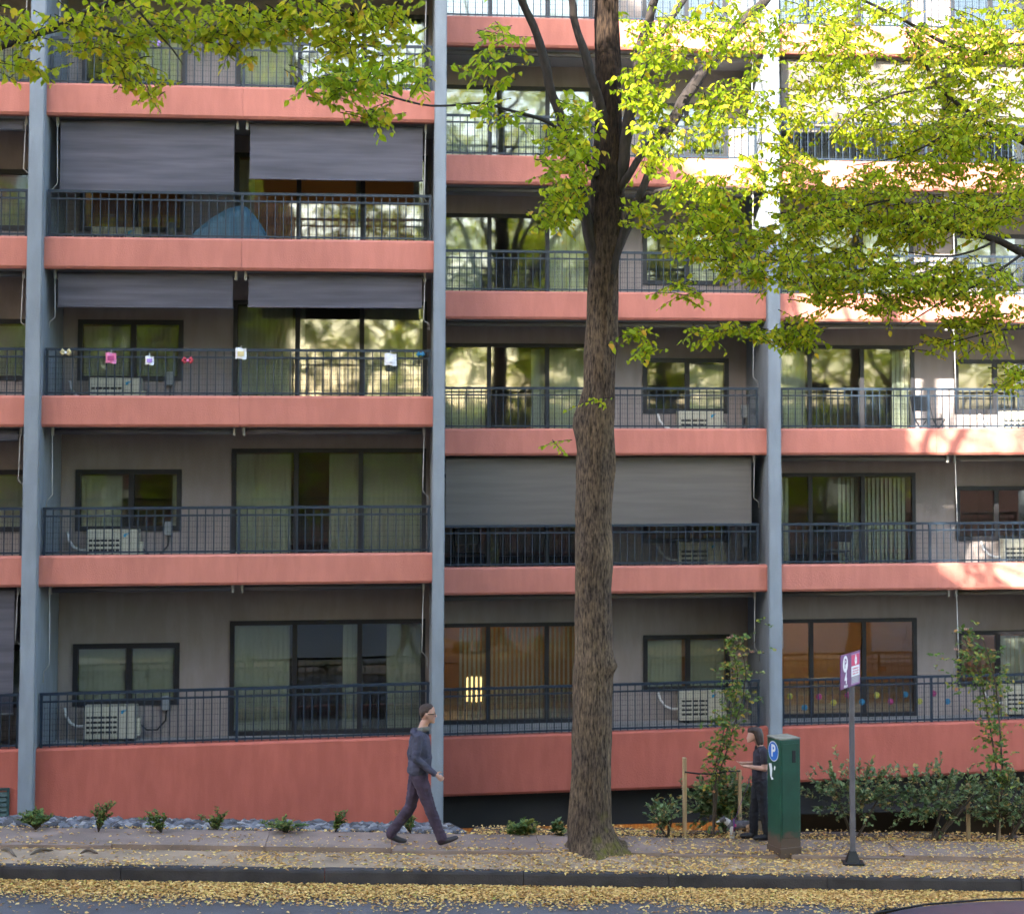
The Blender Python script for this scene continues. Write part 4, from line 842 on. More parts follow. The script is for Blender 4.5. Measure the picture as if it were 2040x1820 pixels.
def shrub(x, y, w, h, n, label, seed, leaf=0.07, trunks=3, top=None, dep=0.35):
    g = GP(x, y); rr_ = random.Random(seed); t = empty('shrub', g.x, g.y, fall_z(g.x, g.y) - 0.02, -A, label, 'shrub', 'dark green shrubs')
    B, D, N, S = [], [], [], []; st = MB()
    for i in range(trunks):
        a = rr_.uniform(-1, 1); st.tube([(rr_.uniform(-.05, .05), 0, 0), (a * w * .4, rr_.uniform(-.1, .1), h * .4), (a * w * 0.8, rr_.uniform(-.2, .2), h * .8)], [0.02, 0.013, 0.006], 6)
    for i in range(n):
        q = Vector((rr_.gauss(0, .5), rr_.gauss(0, .5), rr_.gauss(0, .5))); q = q if q.length < 1.1 else q.normalized() * rr_.uniform(.7, 1.25)
        c = Vector((q.x * w, q.y * dep, h * 0.62 + q.z * h * 0.42)); c.z = max(0.12, c.z)
        d = Vector((q.x, q.y, q.z + 0.5)).normalized(); L_ = rr_.uniform(.08, .2)
        st.tube([c - d * L_, c + d * L_ * .4], [0.003, 0.0015], 3, caps=False)
        for j in range(8):
            B.append(c - d * L_ + d * L_ * 1.4 * (j + 1) / 8); D.append(tuple(d * 0.6 + Vector((rr_.uniform(-1, 1), rr_.uniform(-1, 1), rr_.uniform(-.5, .6))))); N.append((rr_.uniform(-.7, .7), rr_.uniform(-.9, .4), 0.8)); S.append(leaf * rr_.uniform(.6, 1.2))
    st.build('stems', M_STEM, t)['kind'] = 'stuff'; link('foliage', leaves_to_mesh('foliage', B, D, N, S, M_SHRUB, width=0.95), t)['kind'] = 'stuff'
shrub(1700, 1664, 0.74, 1.14, 165, 'dark green shrub right of the green cabinet, behind the sign post', 51)
shrub(1860, 1668, 0.88, 1.08, 210, 'broad dark green shrub between the sign post and the right rose', 52, trunks=4)
shrub(2010, 1668, 0.70, 1.05, 165, 'dark green shrub at the right edge of the picture', 53)
shrub(1440, 1653, 0.55, 0.80, 230, 'leafy shrub round the timber stakes in front of the woman', 54, leaf=0.08, dep=0.2)
shrub(1325, 1662, 0.28, 0.55, 50, 'small grey green shrub left of the first timber stake', 55)
def rose(x, y, Y_, pts, label, seed, blooms):
    g = GP(x, y); rr_ = random.Random(seed); t = empty('climbing_rose', g.x, g.y, fall_z(g.x, g.y) - 0.02, -A, label, 'rose bush', 'young climbing roses'); o_ = t.location
    B, D, N, S = [], [], [], []; st = MB()
    Yd = o_.y
    spine = [P3(px, py, Yd) - o_ for px, py, w, n in pts]
    for s in range(4):
        off = Vector((rr_.uniform(-.05, .05), rr_.uniform(-.05, .05), 0)); st.tube([Vector((0, 0, 0))] + [p + off * (1 + i * .5) for i, p in enumerate(spine)], [0.014] + [0.012 - 0.009 * i / len(spine) for i in range(len(spine))], 5)
    for (px, py, w, n), c in zip(pts, spine):
        for i in range(int(n * 1.8)):
            p = c + Vector((rr_.gauss(0, .5) * w * Yd / F, rr_.gauss(0, .12), rr_.gauss(0, .5) * 0.22))
            a = rr_.uniform(0, 6.28); d = Vector((math.cos(a), math.sin(a), rr_.uniform(-.3, .5)))
            for j in range(5):
                B.append(p + d * 0.025 * j); D.append(tuple(d * .5 + Vector((rr_.uniform(-1, 1), rr_.uniform(-1, 1), rr_.uniform(-.6, .4))))); N.append((rr_.uniform(-.7, .7), rr_.uniform(-1, .2), .8)); S.append(0.065 * rr_.uniform(.6, 1.2))
    for (px, py) in blooms:
        c = P3(px, py, Yd) - o_; fb = MB()
        for k in range(7):
            a = k * 0.9; fb.poly([c, c + Vector((math.cos(a), math.sin(a) * .6, .2)) * .03, c + Vector((math.cos(a + .5), math.sin(a + .5) * .6, .9)) * .04, c + Vector((math.cos(a + 1), math.sin(a + 1) * .6, .2)) * .03])
        fb.build('bloom', M_BLOOM, t)
    st.build('stems', M_STEM, t)['kind'] = 'stuff'; link('foliage', leaves_to_mesh('foliage', B, D, N, S, M_ROSE), t)['kind'] = 'stuff'
M_BLOOM = mat('pale_rose_petal', (0.65, 0.36, 0.30), 0.6)
rose(1420, 1664, 0, [(1425, 1570, 20, 10), (1428, 1530, 26, 20), (1440, 1490, 34, 28), (1452, 1440, 36, 30), (1466, 1390, 38, 24), (1470, 1340, 40, 20), (1462, 1300, 50, 12), (1485, 1275, 50, 10)], 'tall young rose tied to stakes left of the third column', 61, [(1452, 1272), (1462, 1268), (1498, 1300)])
rose(1985, 1668, 0, [(1990, 1560, 20, 12), (1985, 1510, 26, 22), (1978, 1460, 30, 26), (1970, 1410, 40, 22), (1962, 1360, 60, 36), (1945, 1310, 60, 36), (1930, 1270, 26, 10)], 'tall young rose with yellowing leaves at the right edge of the picture', 62, [(1925, 1255), (1905, 1295)])
# side shoots of the left rose
# timber stakes and tie
def stake(x, yb, yt, w, label):
    g = GP(x, yb); t = empty('timber_stake', g.x, g.y, fall_z(g.x, g.y), 0.1, label, 'stake', 'timber stakes')
    Yd = t.location.y; h = (P3(x, yt, Yd) - t.location).z
    rounded_box('post', M_STAKE, -w/2, w/2, -w/2, w/2, -0.1, h, 0.006, 1, t); rounded_box('nail_block', M_STAKE, -w*0.4, w*0.4, w/2 + 0.001, w/2 + 0.02, h * 0.62, h * 0.66, 0.003, 1, t)
    return t
s1 = stake(1364, 1664, 1508, 0.052, 'tall pale timber stake left of the young rose'); s2 = stake(1474, 1662, 1532, 0.045, 'pale timber stake between the young rose and the woman')
stake(1929, 1664, 1560, 0.05, 'timber stake under the broad shrub, left of the right rose'); stake(1990, 1664, 1560, 0.04, 'thin timber stake beside the right rose')
tie = empty('tree_tie', 0, 0, 0, -A, 'black strap stretched between the two stakes of the young rose', 'strap'); tie.location = s1.location
pa = P3(1364, 1537, s1.location.y - 0.04) - s1.location; pb = P3(1474, 1535, s2.location.y - 0.03) - s1.location; pc = P3(1420, 1541, s1.location.y - 0.05) - s1.location
MB().tube([pa, pa.lerp(pc, .5) + Vector((0, 0, -.01)), pc, pc.lerp(pb, .5) + Vector((0, 0, .015)), pb], 0.012, 6).build('strap', M_BLACK, tie)

# ================================================================== THINGS ON THE BALCONIES
M_LOGO = mat('blue_logo', (0.02, 0.30, 0.55), 0.5)
def ac_proto():
    t = link('air_conditioner', None)
    W, Dp, H = 0.88, 0.32, 0.60
    rounded_box('case', M_AC, 0, W, 0.012, Dp, 0.05, H, 0.012, 2, t)
    MB().box(0.05, 0.56, 0.004, 0.010, 0.10, H - 0.14).build('fan_opening', M_BLACK, t)
    bar = MB().box(0.05, 0.56, -0.012, 0.002, -0.022, 0.022).mesh('grille_bar', M_AC)
    for i in range(5): link('grille_bar', bar, t).location = (0, 0, 0.125 + i * 0.084)
    rib = MB().box(-0.007, 0.007, -0.016, -0.013, 0.10, H - 0.14).mesh('grille_rib', M_AC)
    for i in range(4): link('grille_rib', rib, t).location = (0.12 + i * 0.125, 0, 0)
    lg = MB(); lg.v = [(0.63, 0.0105, 0.475), (0.66, 0.0105, 0.475), (0.70, 0.0105, 0.545), (0.63, 0.0105, 0.525)]; lg.f = [(0, 1, 2, 3)]; lg.poly([(0.672, 0.0105, 0.485), (0.695, 0.0105, 0.51), (0.728, 0.0105, 0.55), (0.708, 0.0105, 0.547)]); lg.build('logo', M_LOGO, t)
    rounded_box('valve_cover', M_AC, W, W + 0.06, 0.10, 0.24, 0.08, 0.38, 0.01, 1, t)
    for x in (0.1, W - 0.2): MB().box(x, x + 0.1, 0.02, Dp - 0.02, 0.0, 0.05).build('foot', M_BLACK, t)
    MB().tube([(W + 0.03, 0.2, 0.28), (W + 0.15, 0.28, 0.15), (W + 0.32, 0.32, 0.14), (W + 0.46, 0.36, 0.30), (W + 0.47, 0.36, 0.46)], 0.014, 6).build('cable', M_BLACK, t, True)
    MB().tube([(-0.36, 0.30, 0.55), (-0.33, 0.26, 0.42), (-0.24, 0.2, 0.30), (-0.12, 0.18, 0.25), (0.01, 0.18, 0.25)], 0.022, 8).build('pipe', M_WHITE, t, True)
    rounded_box('switch_box', mat('grey_switch_box', (0.25, 0.27, 0.28), 0.5), W + 0.40, W + 0.52, 0.30, 0.38, 0.48, 0.72, 0.006, 1, t)
    return t
acp = ac_proto(); first = True
def place_ac(u, yf, z, label, flip=False):
    global first
    o = acp if first else dup(acp); first = False
    o.location = wor(u, yf + BAL - 0.40, z + 0.002); o.rotation_euler = (0, 0, A); tag(o, label, 'air conditioner', 'outdoor air conditioner units on the balconies')
fl = ('lowest', 'second', 'third', 'fourth')
u_ac = PV(171, 1080, BAL - 0.4)[0]
for k in range(4): place_ac(u_ac, 0, LF[k], f'cream air conditioner under the window on the {fl[k]} balcony of the left wing')
u_am = PV(1350, 840, MV + BAL - 0.4)[0] + 0.02
for k in (0, 1, 2): place_ac(u_am, MV, RF[k], f'cream air conditioner under the window on the {fl[k]} balcony behind the big trunk')
for k in (0, 1, 2): place_ac(PV(2000, 1090, MV + BAL - 0.4)[0], MV, RF[k], f'cream air conditioner on the {fl[k]} balcony at the right edge')
# blue cover over something on the fourth balcony
M_TARP = mat('blue_cover', (0.045, 0.115, 0.165), 0.55, 0.15, 3)
q0, q1, qt = PV(372, 472, 0.8), PV(540, 472, 0.8), PV(487, 413, 0.8)
tp = empty('covered_furniture', (q0.x + q1.x) / 2, 0.8, LF[3] + 0.002, 0, 'blue waterproof cover over furniture behind the railing, fourth left balcony', 'furniture cover')
mb = MB(); nx = 26; ny = 12; W2 = (q1.x - q0.x) / 2; Hh = qt.z - LF[3]
for i in range(nx + 1):
    for j in range(ny + 1):
        s = -1 + 2 * i / nx; a = math.pi * j / ny
        hx = max(0.02, 1 - abs((s - 0.32) / (1.32 if s < 0.32 else 0.68)) ** 1.6); h = Hh * (0.30 + 0.70 * hx) if abs(s) < 0.999 else 0.0
        fold = 1 + 0.07 * math.sin(s * 17 + math.sin(a) * 2) + 0.04 * noise.noise(Vector((s * 5, a * 2, 0)))
        mb.v.append((s * W2 * (1.0 + 0.06 * (1 - math.sin(a))), -0.38 * math.cos(a) * fold * (0.75 + 0.25 * (1 - abs(s))), max(0, h * min(1, math.sin(a) * 1.5))))
for i in range(nx):
    for j in range(ny):
        b = i * (ny + 1) + j; mb.f.append((b, b + ny + 1, b + ny + 2, b + 1))
mb.build('cover', M_TARP, tp, True)
MB().tube([(-W2, -0.36, 0.02), (0, -0.42, 0.02), (W2, -0.36, 0.02)], 0.01, 6).build('hem_cord', M_RAIL, tp)
# ornaments hung on the third left railing
def cmat(n, c): return mat(n, c, 0.6, 0.12, 20)
M_ORN = {'pink': cmat('pink_paper', (0.75, 0.22, 0.42)), 'white': cmat('white_paper', (0.80, 0.80, 0.84)), 'red': cmat('red_felt', (0.50, 0.05, 0.07)), 'gold': cmat('gold_ribbon', (0.60, 0.50, 0.25)), 'blue': cmat('blue_paper', (0.03, 0.18, 0.32)), 'yellow': cmat('yellow_paper', (0.38, 0.37, 0.06)), 'magenta': cmat('magenta_paper', (0.34, 0.04, 0.15)), 'purple': cmat('purple_paper', (0.33, 0.20, 0.55))}
def ornament(x, y, kind, c, label, v=0.06, s=0.09, c2='white'):
    p = PV(x, y, v); t = empty('railing_ornament', p.x, p.y, p.z, 0, label, 'ornament', 'ornaments on the balcony railings')
    if kind == 'card':
        mb = MB(); n = 6
        for i in range(n + 1):
            for j in range(n + 1): mb.v.append((-s + 2*s*i/n, 0.02*math.sin(i*1.1+j*0.7), -s + 2*s*j/n + 0.01*math.sin(i)))
        for i in range(n):
            for j in range(n): b = i*(n+1)+j; mb.f.append((b, b+n+1, b+n+2, b+1))
        mb.build('card', M_ORN[c], t, True); MB().box(-s*.6, s*.6, -0.028, -0.024, -s*.5, s*.4).build('picture', M_ORN[c2], t)
        MB().tube([(0, 0, s*.9), (0.004, 0.02, s + 0.05)], 0.004, 5).build('string', M_WHITE, t)
    elif kind == 'bow':
        for sg in (-1, 1):
            mb = MB(); mb.tube([(0, 0, 0), (sg*s*.8, -.02, s*.6), (sg*s*1.0, -.03, 0), (sg*s*.7, -.02, -s*.5), (0, 0, 0)], [0.012, 0.025, 0.028, 0.022, 0.01], 8); mb.build('loop', M_ORN[c], t, True)
        MB().tube([(0, -.02, s*.25), (0, -.02, -s*.3)], [0.02, 0.024], 8).build('knot', M_ORN[c2], t, True)
    else:                                                             # paper flower: petals round a centre
        pm_ = MB(); pm_.v = [(0, 0, 0), (s*.45, 0.01, s*.35), (s*.30, 0.018, s*.98), (-s*.30, 0.018, s*.98), (-s*.45, 0.01, s*.35)]; pm_.f = [(0, 1, 2, 3, 4)]; pm = pm_.mesh('petal', M_ORN[c])
        for k in range(8): link('petal', pm, t).rotation_euler = (0.12, k*math.pi/4, 0)
        MB().tube([(0, -0.006, 0), (0, -0.02, 0)], s*.30, 10).build('centre', M_ORN[c2], t)
    return t
ornament(131, 702, 'bow', 'gold', 'gold ribbon bow tied to the rail near the left column', s=0.07)
ornament(221, 713, 'card', 'pink', 'pink square hung on the third left railing', s=0.085, c2='magenta'); ornament(298, 718, 'card', 'white', 'small white picture card hung right of the pink square', s=0.07, c2='purple')
ornament(374, 718, 'bow', 'red', 'red and pink toy hung on the third left railing', s=0.075, c2='pink'); ornament(480, 704, 'card', 'white', 'speckled white card hung on the rail by the middle post', s=0.09, c2='gold')
ornament(778, 716, 'card', 'white', 'plain white card hung on the railing nearest the second column', s=0.10); ornament(838, 706, 'bow', 'blue', 'small blue bow on the rail beside the second column', s=0.05, c2='blue')
ornament(247, 85, 'bow', 'pink', 'bright pink flower bow on the top left railing', s=0.07, c2='magenta'); ornament(312, 88, 'bow', 'purple', 'pale purple bow on the top left railing', s=0.06)
order = ['first', 'second', 'third', 'fourth']; cnt = {}
for (x, y, c, nm) in ((392, 655, 'yellow', 'yellow'), (470, 715, 'blue', 'blue'), (547, 657, 'magenta', 'pink'), (625, 690, 'yellow', 'yellow'), (702, 650, 'magenta', 'pink'), (777, 685, 'blue', 'blue'), (855, 648, 'yellow', 'yellow'), (930, 683, 'magenta', 'pink'), (1010, 645, 'blue', 'blue'), (1085, 682, 'yellow', 'yellow'), (1160, 640, 'magenta', 'pink'), (1235, 683, 'blue', 'blue')):
    k = cnt.get(nm, 0); cnt[nm] = k + 1
    o = ornament((1750 + x/2.19)*.816, (1400 + y/2.19)*.816, 'flower', c, f'{nm} paper flower on the lowest right railing, {order[k]} {nm} one from the column', v=MV + 0.15, s=0.056, c2=c)
    o.name = 'paper_flower'; o['group'] = 'paper flowers along the lowest right railing'
# a folding chair and planters on the sunny right balconies
def chair(u, v, z, rz, label):
    t = empty('balcony_chair', u, v, z, rz, label, 'chair'); M_ = M_BLACK
    for sx in (-.24, .24):
        MB().tube([(sx, -.24, 0), (sx, .12, .44), (sx, .26, .92)], 0.013, 6).build('leg', M_, t, True); MB().tube([(sx, .24, 0), (sx, -.2, .44)], 0.013, 6).build('leg', M_, t, True)
    rounded_box('seat', M_, -.23, .23, -.2, .18, .43, .455, .01, 1, t); rounded_box('backrest', M_, -.23, .23, .205, .225, .6, .9, .008, 1, t)
    return t
chair(PV(1850, 845, MV + .9)[0], MV + 0.9, RF[2] + 0.002, 0.5, 'black folding chair on the third balcony right of the third column')
chair(PV(1665, 1110, MV + 1.0)[0], MV + 1.0, RF[1] + 0.002, -0.6, 'black folding chair on the second balcony right of the third column')
chair(PV(935, 1110, MV + 1.0)[0], MV + 1.0, RF[1] + 0.002, 0.2, 'black folding chair under the long taupe shade right of the second column')

# lit floor lamp behind the blinds of the lowest middle flat
lp = PV(945, 1372, MV + BAL + 0.9)
fl_ = empty('floor_lamp', lp.x, MV + BAL + 0.9, RF[0] + 0.003, 0, 'lit floor lamp glowing behind the blinds right of the second column', 'lamp')
hz_ = lp.z - RF[0]
MB().tube([(0, 0, 0), (0, 0, 0.02), (0, 0, 0.03)], [0.14, 0.14, 0.02], 16).build('base', M_BLACK, fl_); MB().tube([(0, 0, 0.02), (0, 0, hz_ - 0.1)], 0.012, 8).build('pole', M_BLACK, fl_)
MB().tube([(0, 0, hz_ - 0.22), (0, 0, hz_ + 0.22)], [0.20, 0.15], 20).build('lamp_shade', emit_mat('lit_lamp_shade', (1.0, 0.62, 0.24), 0.5), fl_, True)

# ================================================================== CABINET, SIGN, CAR
def text_mesh(name, s, size, m, parent, loc_, rot=(R(90), 0, 0), bold=0.0, sx=1.0):
    cu = bpy.data.curves.new(name, 'FONT'); cu.body = s; cu.size = size; cu.align_x = 'CENTER'; cu.align_y = 'CENTER'; cu.offset = bold; cu.extrude = 0.0005; cu.resolution_u = 3
    to = bpy.data.objects.new(name, cu); C.objects.link(to); dg = bpy.context.evaluated_depsgraph_get()
    me = bpy.data.meshes.new_from_object(to.evaluated_get(dg)); bpy.data.objects.remove(to); bpy.data.curves.remove(cu)
    me.materials.clear(); me.materials.append(m); o = link(name, me, parent); o.location = loc_; o.rotation_euler = rot; o.scale = (sx, 1, 1); return o
def disc(name, r, m, parent, loc_, rot=(R(90), 0, 0), n=32, r2=None):
    mb = MB(); mb.poly([(r * math.cos(2*math.pi*k/n), (r2 or r) * math.sin(2*math.pi*k/n), 0) for k in range(n)]); o = mb.build(name, m, parent); o.location = loc_; o.rotation_euler = rot; return o
def rust_green():
    m = mat('dark_green_enamel', (0.010, 0.062, 0.040), 0.35, 0.25, 3.0, spec=0.5); t = m.node_tree; b = t.nodes['Principled BSDF']
    tc = [n for n in t.nodes if n.type == 'TEX_COORD'][0]; rp = [n for n in t.nodes if n.type == 'VALTORGB'][0]
    sx = t.nodes.new('ShaderNodeSeparateXYZ'); t.links.new(tc.outputs['Object'], sx.inputs[0])
    mr = t.nodes.new('ShaderNodeMapRange'); mr.inputs[1].default_value = 0.42; mr.inputs[2].default_value = 0.0; t.links.new(sx.outputs[2], mr.inputs[0])
    nz = t.nodes.new('ShaderNodeTexNoise'); nz.inputs['Scale'].default_value = 7; nz.inputs['Detail'].default_value = 6; t.links.new(tc.outputs['Object'], nz.inputs[0])
    ad = t.nodes.new('ShaderNodeMath'); ad.operation = 'ADD'; t.links.new(mr.outputs[0], ad.inputs[0]); t.links.new(nz.outputs['Fac'], ad.inputs[1])
    r2 = t.nodes.new('ShaderNodeValToRGB'); r2.color_ramp.elements[0].position = 0.80; r2.color_ramp.elements[1].position = 1.15; t.links.new(ad.outputs[0], r2.inputs[0])
    mx = t.nodes.new('ShaderNodeMixRGB'); t.links.new(r2.outputs[0], mx.inputs[0]); t.links.new(rp.outputs[0], mx.inputs[1]); mx.inputs[2].default_value = (0.085, 0.055, 0.040, 1); t.links.new(mx.outputs[0], b.inputs['Base Color'])
    return m
M_GREEN = rust_green()
g = GP(1564, 1702)
kb = empty('parking_cabinet', g.x, g.y + 0.05, fall_z(g.x, g.y) - 0.01, R(25) - A, 'dark green metal parking cabinet with a round blue P sign, rusty at its foot', 'cabinet')
KW, KD, KH = 0.31, 0.34, 1.50
rounded_box('case', M_GREEN, -KW/2, KW/2, -KD/2, KD/2, 0, KH, 0.012, 2, kb)
rounded_box('cap', mat('dusty_cap', (0.24, 0.23, 0.18), 0.8, 0.3, 10), -KW/2 - 0.006, KW/2 + 0.006, -KD/2 - 0.006, KD/2 + 0.006, KH + 0.001, KH + 0.018, 0.005, 1, kb)
rounded_box('door', M_GREEN, -KW/2 + 0.025, KW/2 - 0.025, -KD/2 - 0.008, -KD/2 - 0.001, 0.22, KH - 0.05, 0.004, 1, kb)
rounded_box('lock_plate', M_BLACK, 0.02, 0.075, -KD/2 - 0.018, -KD/2 - 0.0085, KH - 0.30, KH - 0.14, 0.004, 1, kb)
rounded_box('plinth', M_GREEN, -KW/2 - 0.008, KW/2 + 0.008, -KD/2 - 0.008, KD/2 + 0.008, -0.05, 0.10, 0.005, 1, kb)
M_BLUE = mat('sign_blue', (0.02, 0.13, 0.48), 0.4, 0.03); M_SW = mat('sign_white', (0.72, 0.72, 0.74), 0.5, 0.03)
xl = -KW/2; RL = (R(90), 0, R(-90))
disc('sign_rim', 0.132, M_SW, kb, (xl - 0.003, 0.0, KH - 0.165), RL); disc('sign_disc', 0.122, M_BLUE, kb, (xl - 0.0045, 0.0, KH - 0.165), RL)
text_mesh('letter', 'P', 0.22, M_SW, kb, (xl - 0.006, 0.0, KH - 0.165), RL, 0.006)
st = MB(); st.poly([(xl - .003, y, z) for y, z in ((.12, 1.16), (.05, 1.17), (.03, 1.10), (.045, 1.00), (.00, .97), (.05, .955), (.085, 1.0), (.10, 1.10))]); st.build('torn_sticker', M_SW, kb)
st = MB(); st.poly([(xl - .003, y, z) for y, z in ((-.05, 1.14), (-.02, 1.15), (-.01, 1.10), (-.04, 1.09))]); st.build('sticker_scrap', M_SW, kb)

# parking sign
g = GP(1699, 1716)
sp = empty('parking_sign', g.x, g.y, fall_z(g.x, g.y), -A, 'purple and white four hour parking sign on a grey steel post', 'sign')
SY = sp.location.y; ph = (P3(1700, 1362, SY) - sp.location).z
M_POST = mat('grey_steel', (0.15, 0.14, 0.155), 0.5, 0.15, 6, metal=0.4)
rounded_box('post', M_POST, -0.034, 0.034, -0.034, 0.034, 0.03, ph + 0.35, 0.008, 1, sp)
mb = MB(); s0, s1_ = 0.09, 0.04
mb.v = [(-s0, -s0, 0.03), (s0, -s0, 0.03), (s0, s0, 0.03), (-s0, s0, 0.03), (-s1_, -s1_, 0.17), (s1_, -s1_, 0.17), (s1_, s1_, 0.17), (-s1_, s1_, 0.17)]; mb.f = [(0,3,2,1), (4,5,6,7), (0,1,5,4), (1,2,6,5), (2,3,7,6), (3,0,4,7)]; mb.build('foot', M_BLACK, sp)
rounded_box('base_plate', M_BLACK, -0.14, 0.14, -0.12, 0.12, 0, 0.028, 0.006, 1, sp)
SA = math.atan2(0.906, 0.42)                                          # the face runs away to the right
M_PURP = mat('sign_purple', (0.105, 0.018, 0.135), 0.4, 0.03); M_MAG = mat('sign_magenta', (0.55, 0.02, 0.12), 0.4, 0.03); M_GREY = mat('sign_grey', (0.25, 0.22, 0.27), 0.5, 0.05)
pn = link('panel', None, sp); pn.location = (0.030, -0.030, ph - 0.015); pn.rotation_euler = (0, R(1.5), SA)
SWD, SH = 0.86, 0.44; x0 = -0.60
rounded_box('board', M_PURP, x0, x0 + SWD, -0.004, 0.004, 0, SH, 0.003, 1, pn)
MB().box(x0 + 0.425, x0 + 0.43, -0.0055, -0.0045, 0.0, SH).build('seam', M_GREY, pn)
disc('circle', 0.108, M_SW, pn, (x0 + 0.20, -0.0055, SH - 0.125)); text_mesh('letter', 'P', 0.17, M_PURP, pn, (x0 + 0.20, -0.007, SH - 0.125), bold=0.003)
text_mesh('number', '4', 0.21, M_SW, pn, (x0 + 0.215, -0.006, 0.125), bold=0.006); text_mesh('caption', 'hours', 0.065, M_SW, pn, (x0 + 0.22, -0.006, 0.035), bold=0.001)
XR = x0 + 0.46
MB().box(XR - 0.012, XR + 0.362, -0.006, -0.0048, 0.02, SH - 0.022).build('border', mat('sign_mauve', (0.38, 0.18, 0.36), 0.5, 0.03), pn)
MB().box(XR, XR + 0.35, -0.008, -0.0065, SH - 0.18, SH - 0.035).build('header', M_MAG, pn)
MB().box(XR, XR + 0.35, -0.008, -0.0065, SH - 0.315, SH - 0.182).build('notice', M_SW, pn)
MB().box(XR, XR + 0.35, -0.008, -0.0065, 0.03, SH - 0.317).build('small_print', M_GREY, pn)
disc('emblem', 0.052, M_SW, pn, (XR + 0.185, -0.0095, SH - 0.115), r2=0.055); disc('emblem_crown', 0.02, M_SW, pn, (XR + 0.185, -0.0095, SH - 0.052), r2=0.014)
disc('emblem_centre', 0.018, mat('emblem_grey', (0.4, 0.4, 0.42), 0.5, 0.03), pn, (XR + 0.185, -0.0105, SH - 0.11))
# the notice's three red lines and the fine print are too small to read in the photograph: plain strokes
rs = random.Random(5); st = MB()
for r_ in range(3):
    x = XR + 0.05
    while x < XR + 0.30:
        w = rs.uniform(0.012, 0.03); z = SH - 0.215 - r_ * 0.033; st.box(x, x + w * 0.35, -0.0095, -0.0085, z - 0.010, z + 0.010); st.box(x + w * .5, x + w, -0.0095, -0.0085, z - 0.010, z - 0.004 + rs.random() * .012); x += w + 0.01
st.build('red_lettering', mat('sign_red', (0.6, 0.08, 0.13), 0.5, 0.03), pn)['kind'] = 'stuff'
st = MB()
for r_ in range(4): st.box(XR + 0.03, XR + 0.30 - 0.03 * (r_ % 2), -0.0095, -0.0085, 0.045 + r_ * 0.02, 0.052 + r_ * 0.02)
st.build('fine_print', mat('sign_pale', (0.42, 0.40, 0.44), 0.5, 0.03), pn)['kind'] = 'stuff'

# car whose roof shows in the bottom right corner
def car():
    t = link('parked_car', None); M_PAINT = mat('navy_car_paint', (0.030, 0.033, 0.055), 0.42, 0.05, 2, metal=0.1, spec=0.5); M_TYRE = mat('tyre', (0.015, 0.015, 0.015), 0.9)
    MG = glass_mat('car_glass', 0.06, (0.05, 0.055, 0.06))
    Wd = 0.90
    def sec(x, zlo, zsh, zro, wro, wsh=Wd):                          # cross section at x
        return [(x, -wsh, zlo), (x, -wsh * 1.01, (zlo + zsh) / 2), (x, -wsh, zsh), (x, -wro, zro), (x, -wro * 0.6, zro + 0.03), (x, 0, zro + 0.04), (x, wro * 0.6, zro + 0.03), (x, wro, zro), (x, wsh, zsh), (x, wsh * 1.01, (zlo + zsh) / 2), (x, wsh, zlo)]
    st_ = [(-2.2, .38, .62, .66, .70, .78), (-2.05, .25, .72, .78, .74, .86), (-1.2, .22, .90, .95, .74, .9), (-0.95, .22, .92, 0.98, .72, .9), (-0.15, .22, .94, 1.37, .60, .9), (0.3, .22, .95, 1.445, .60, .9), (0.9, .22, .95, 1.49, .60, .9), (1.6, .22, .95, 1.51, .60, .9), (2.1, .22, .95, 1.49, .58, .9), (2.35, .25, .95, 1.15, .62, .88), (2.45, .35, .80, .85, .65, .80)]
    P = [sec(*a) for a in st_]; n = len(P[0]); mb = MB()
    for p in P: mb.v += p
    for i in range(len(P) - 1):
        for k in range(n - 1): mb.f.append((i*n+k, (i+1)*n+k, (i+1)*n+k+1, i*n+k+1))
    mb.f.append(tuple(range(n))); mb.f.append(tuple((len(P)-1)*n + n-1-k for k in range(n)))
    body = mb.build('body', M_PAINT, t, True); sub = body.modifiers.new('s', 'SUBSURF'); sub.levels = sub.render_levels = 2
    for sy in (-1, 1):                                               # roof edge trim and side glass
        MB().tube([(-0.78, sy * .665, 1.045), (-0.15, sy * .592, 1.345), (0.3, sy * .590, 1.425), (0.9, sy * .590, 1.478), (1.6, sy * .590, 1.50), (2.0, sy * .575, 1.49)], 0.011, 6).build('roof_trim', M_BLACK, t, True)
        g_ = MB(); g_.v = [(-0.7, sy * .888, .97), (1.6, sy * .885, .98), (1.2, sy * .655, 1.40), (-0.05, sy * .655, 1.37)]; g_.f = [(0, 1, 2, 3)]; g_.build('side_window', MG, t)
        for x in (-1.4, 1.35):
            w = MB(); w.tube([(x, sy * .72, .33), (x, sy * .925, .33)], .33, 24); o = w.build('wheel', M_TYRE, t); r = MB(); r.tube([(x, sy * .926, .33), (x, sy * .935, .33)], [.21, .19], 16); r.build('rim', M_METAL, o)
        MB().box(-2.19, -2.14, sy * .45 if sy > 0 else -.75, .75 if sy > 0 else -.45, .60, .70).build('headlight', M_SW, t)
    ws = MB()
    for (x, z, w) in ((-0.82, 1.040, .60), (-0.55, 1.185, .56), (-0.27, 1.305, .52)):
        for q in (-1, -.5, 0, .5, 1): ws.v.append((x, q * w, z + 0.042 * (1 - q * q)))
    ws.f = [(r * 5 + k, r * 5 + k + 1, (r + 1) * 5 + k + 1, (r + 1) * 5 + k) for r in range(2) for k in range(4)]; ws.build('windscreen', MG, t, True)
    return t
cr_ = car(); cp = loc(P3(1735, 1816, 16.75))
cu_, cv_ = cp.x + 0.15, cp.y - 0.592
cr_.location = wor(cu_, cv_, road_z(cu_, cv_)); cr_.rotation_euler = (0, math.atan(SL), A); tag(cr_, 'dark navy car with glossy roof at the bottom right corner', 'car')

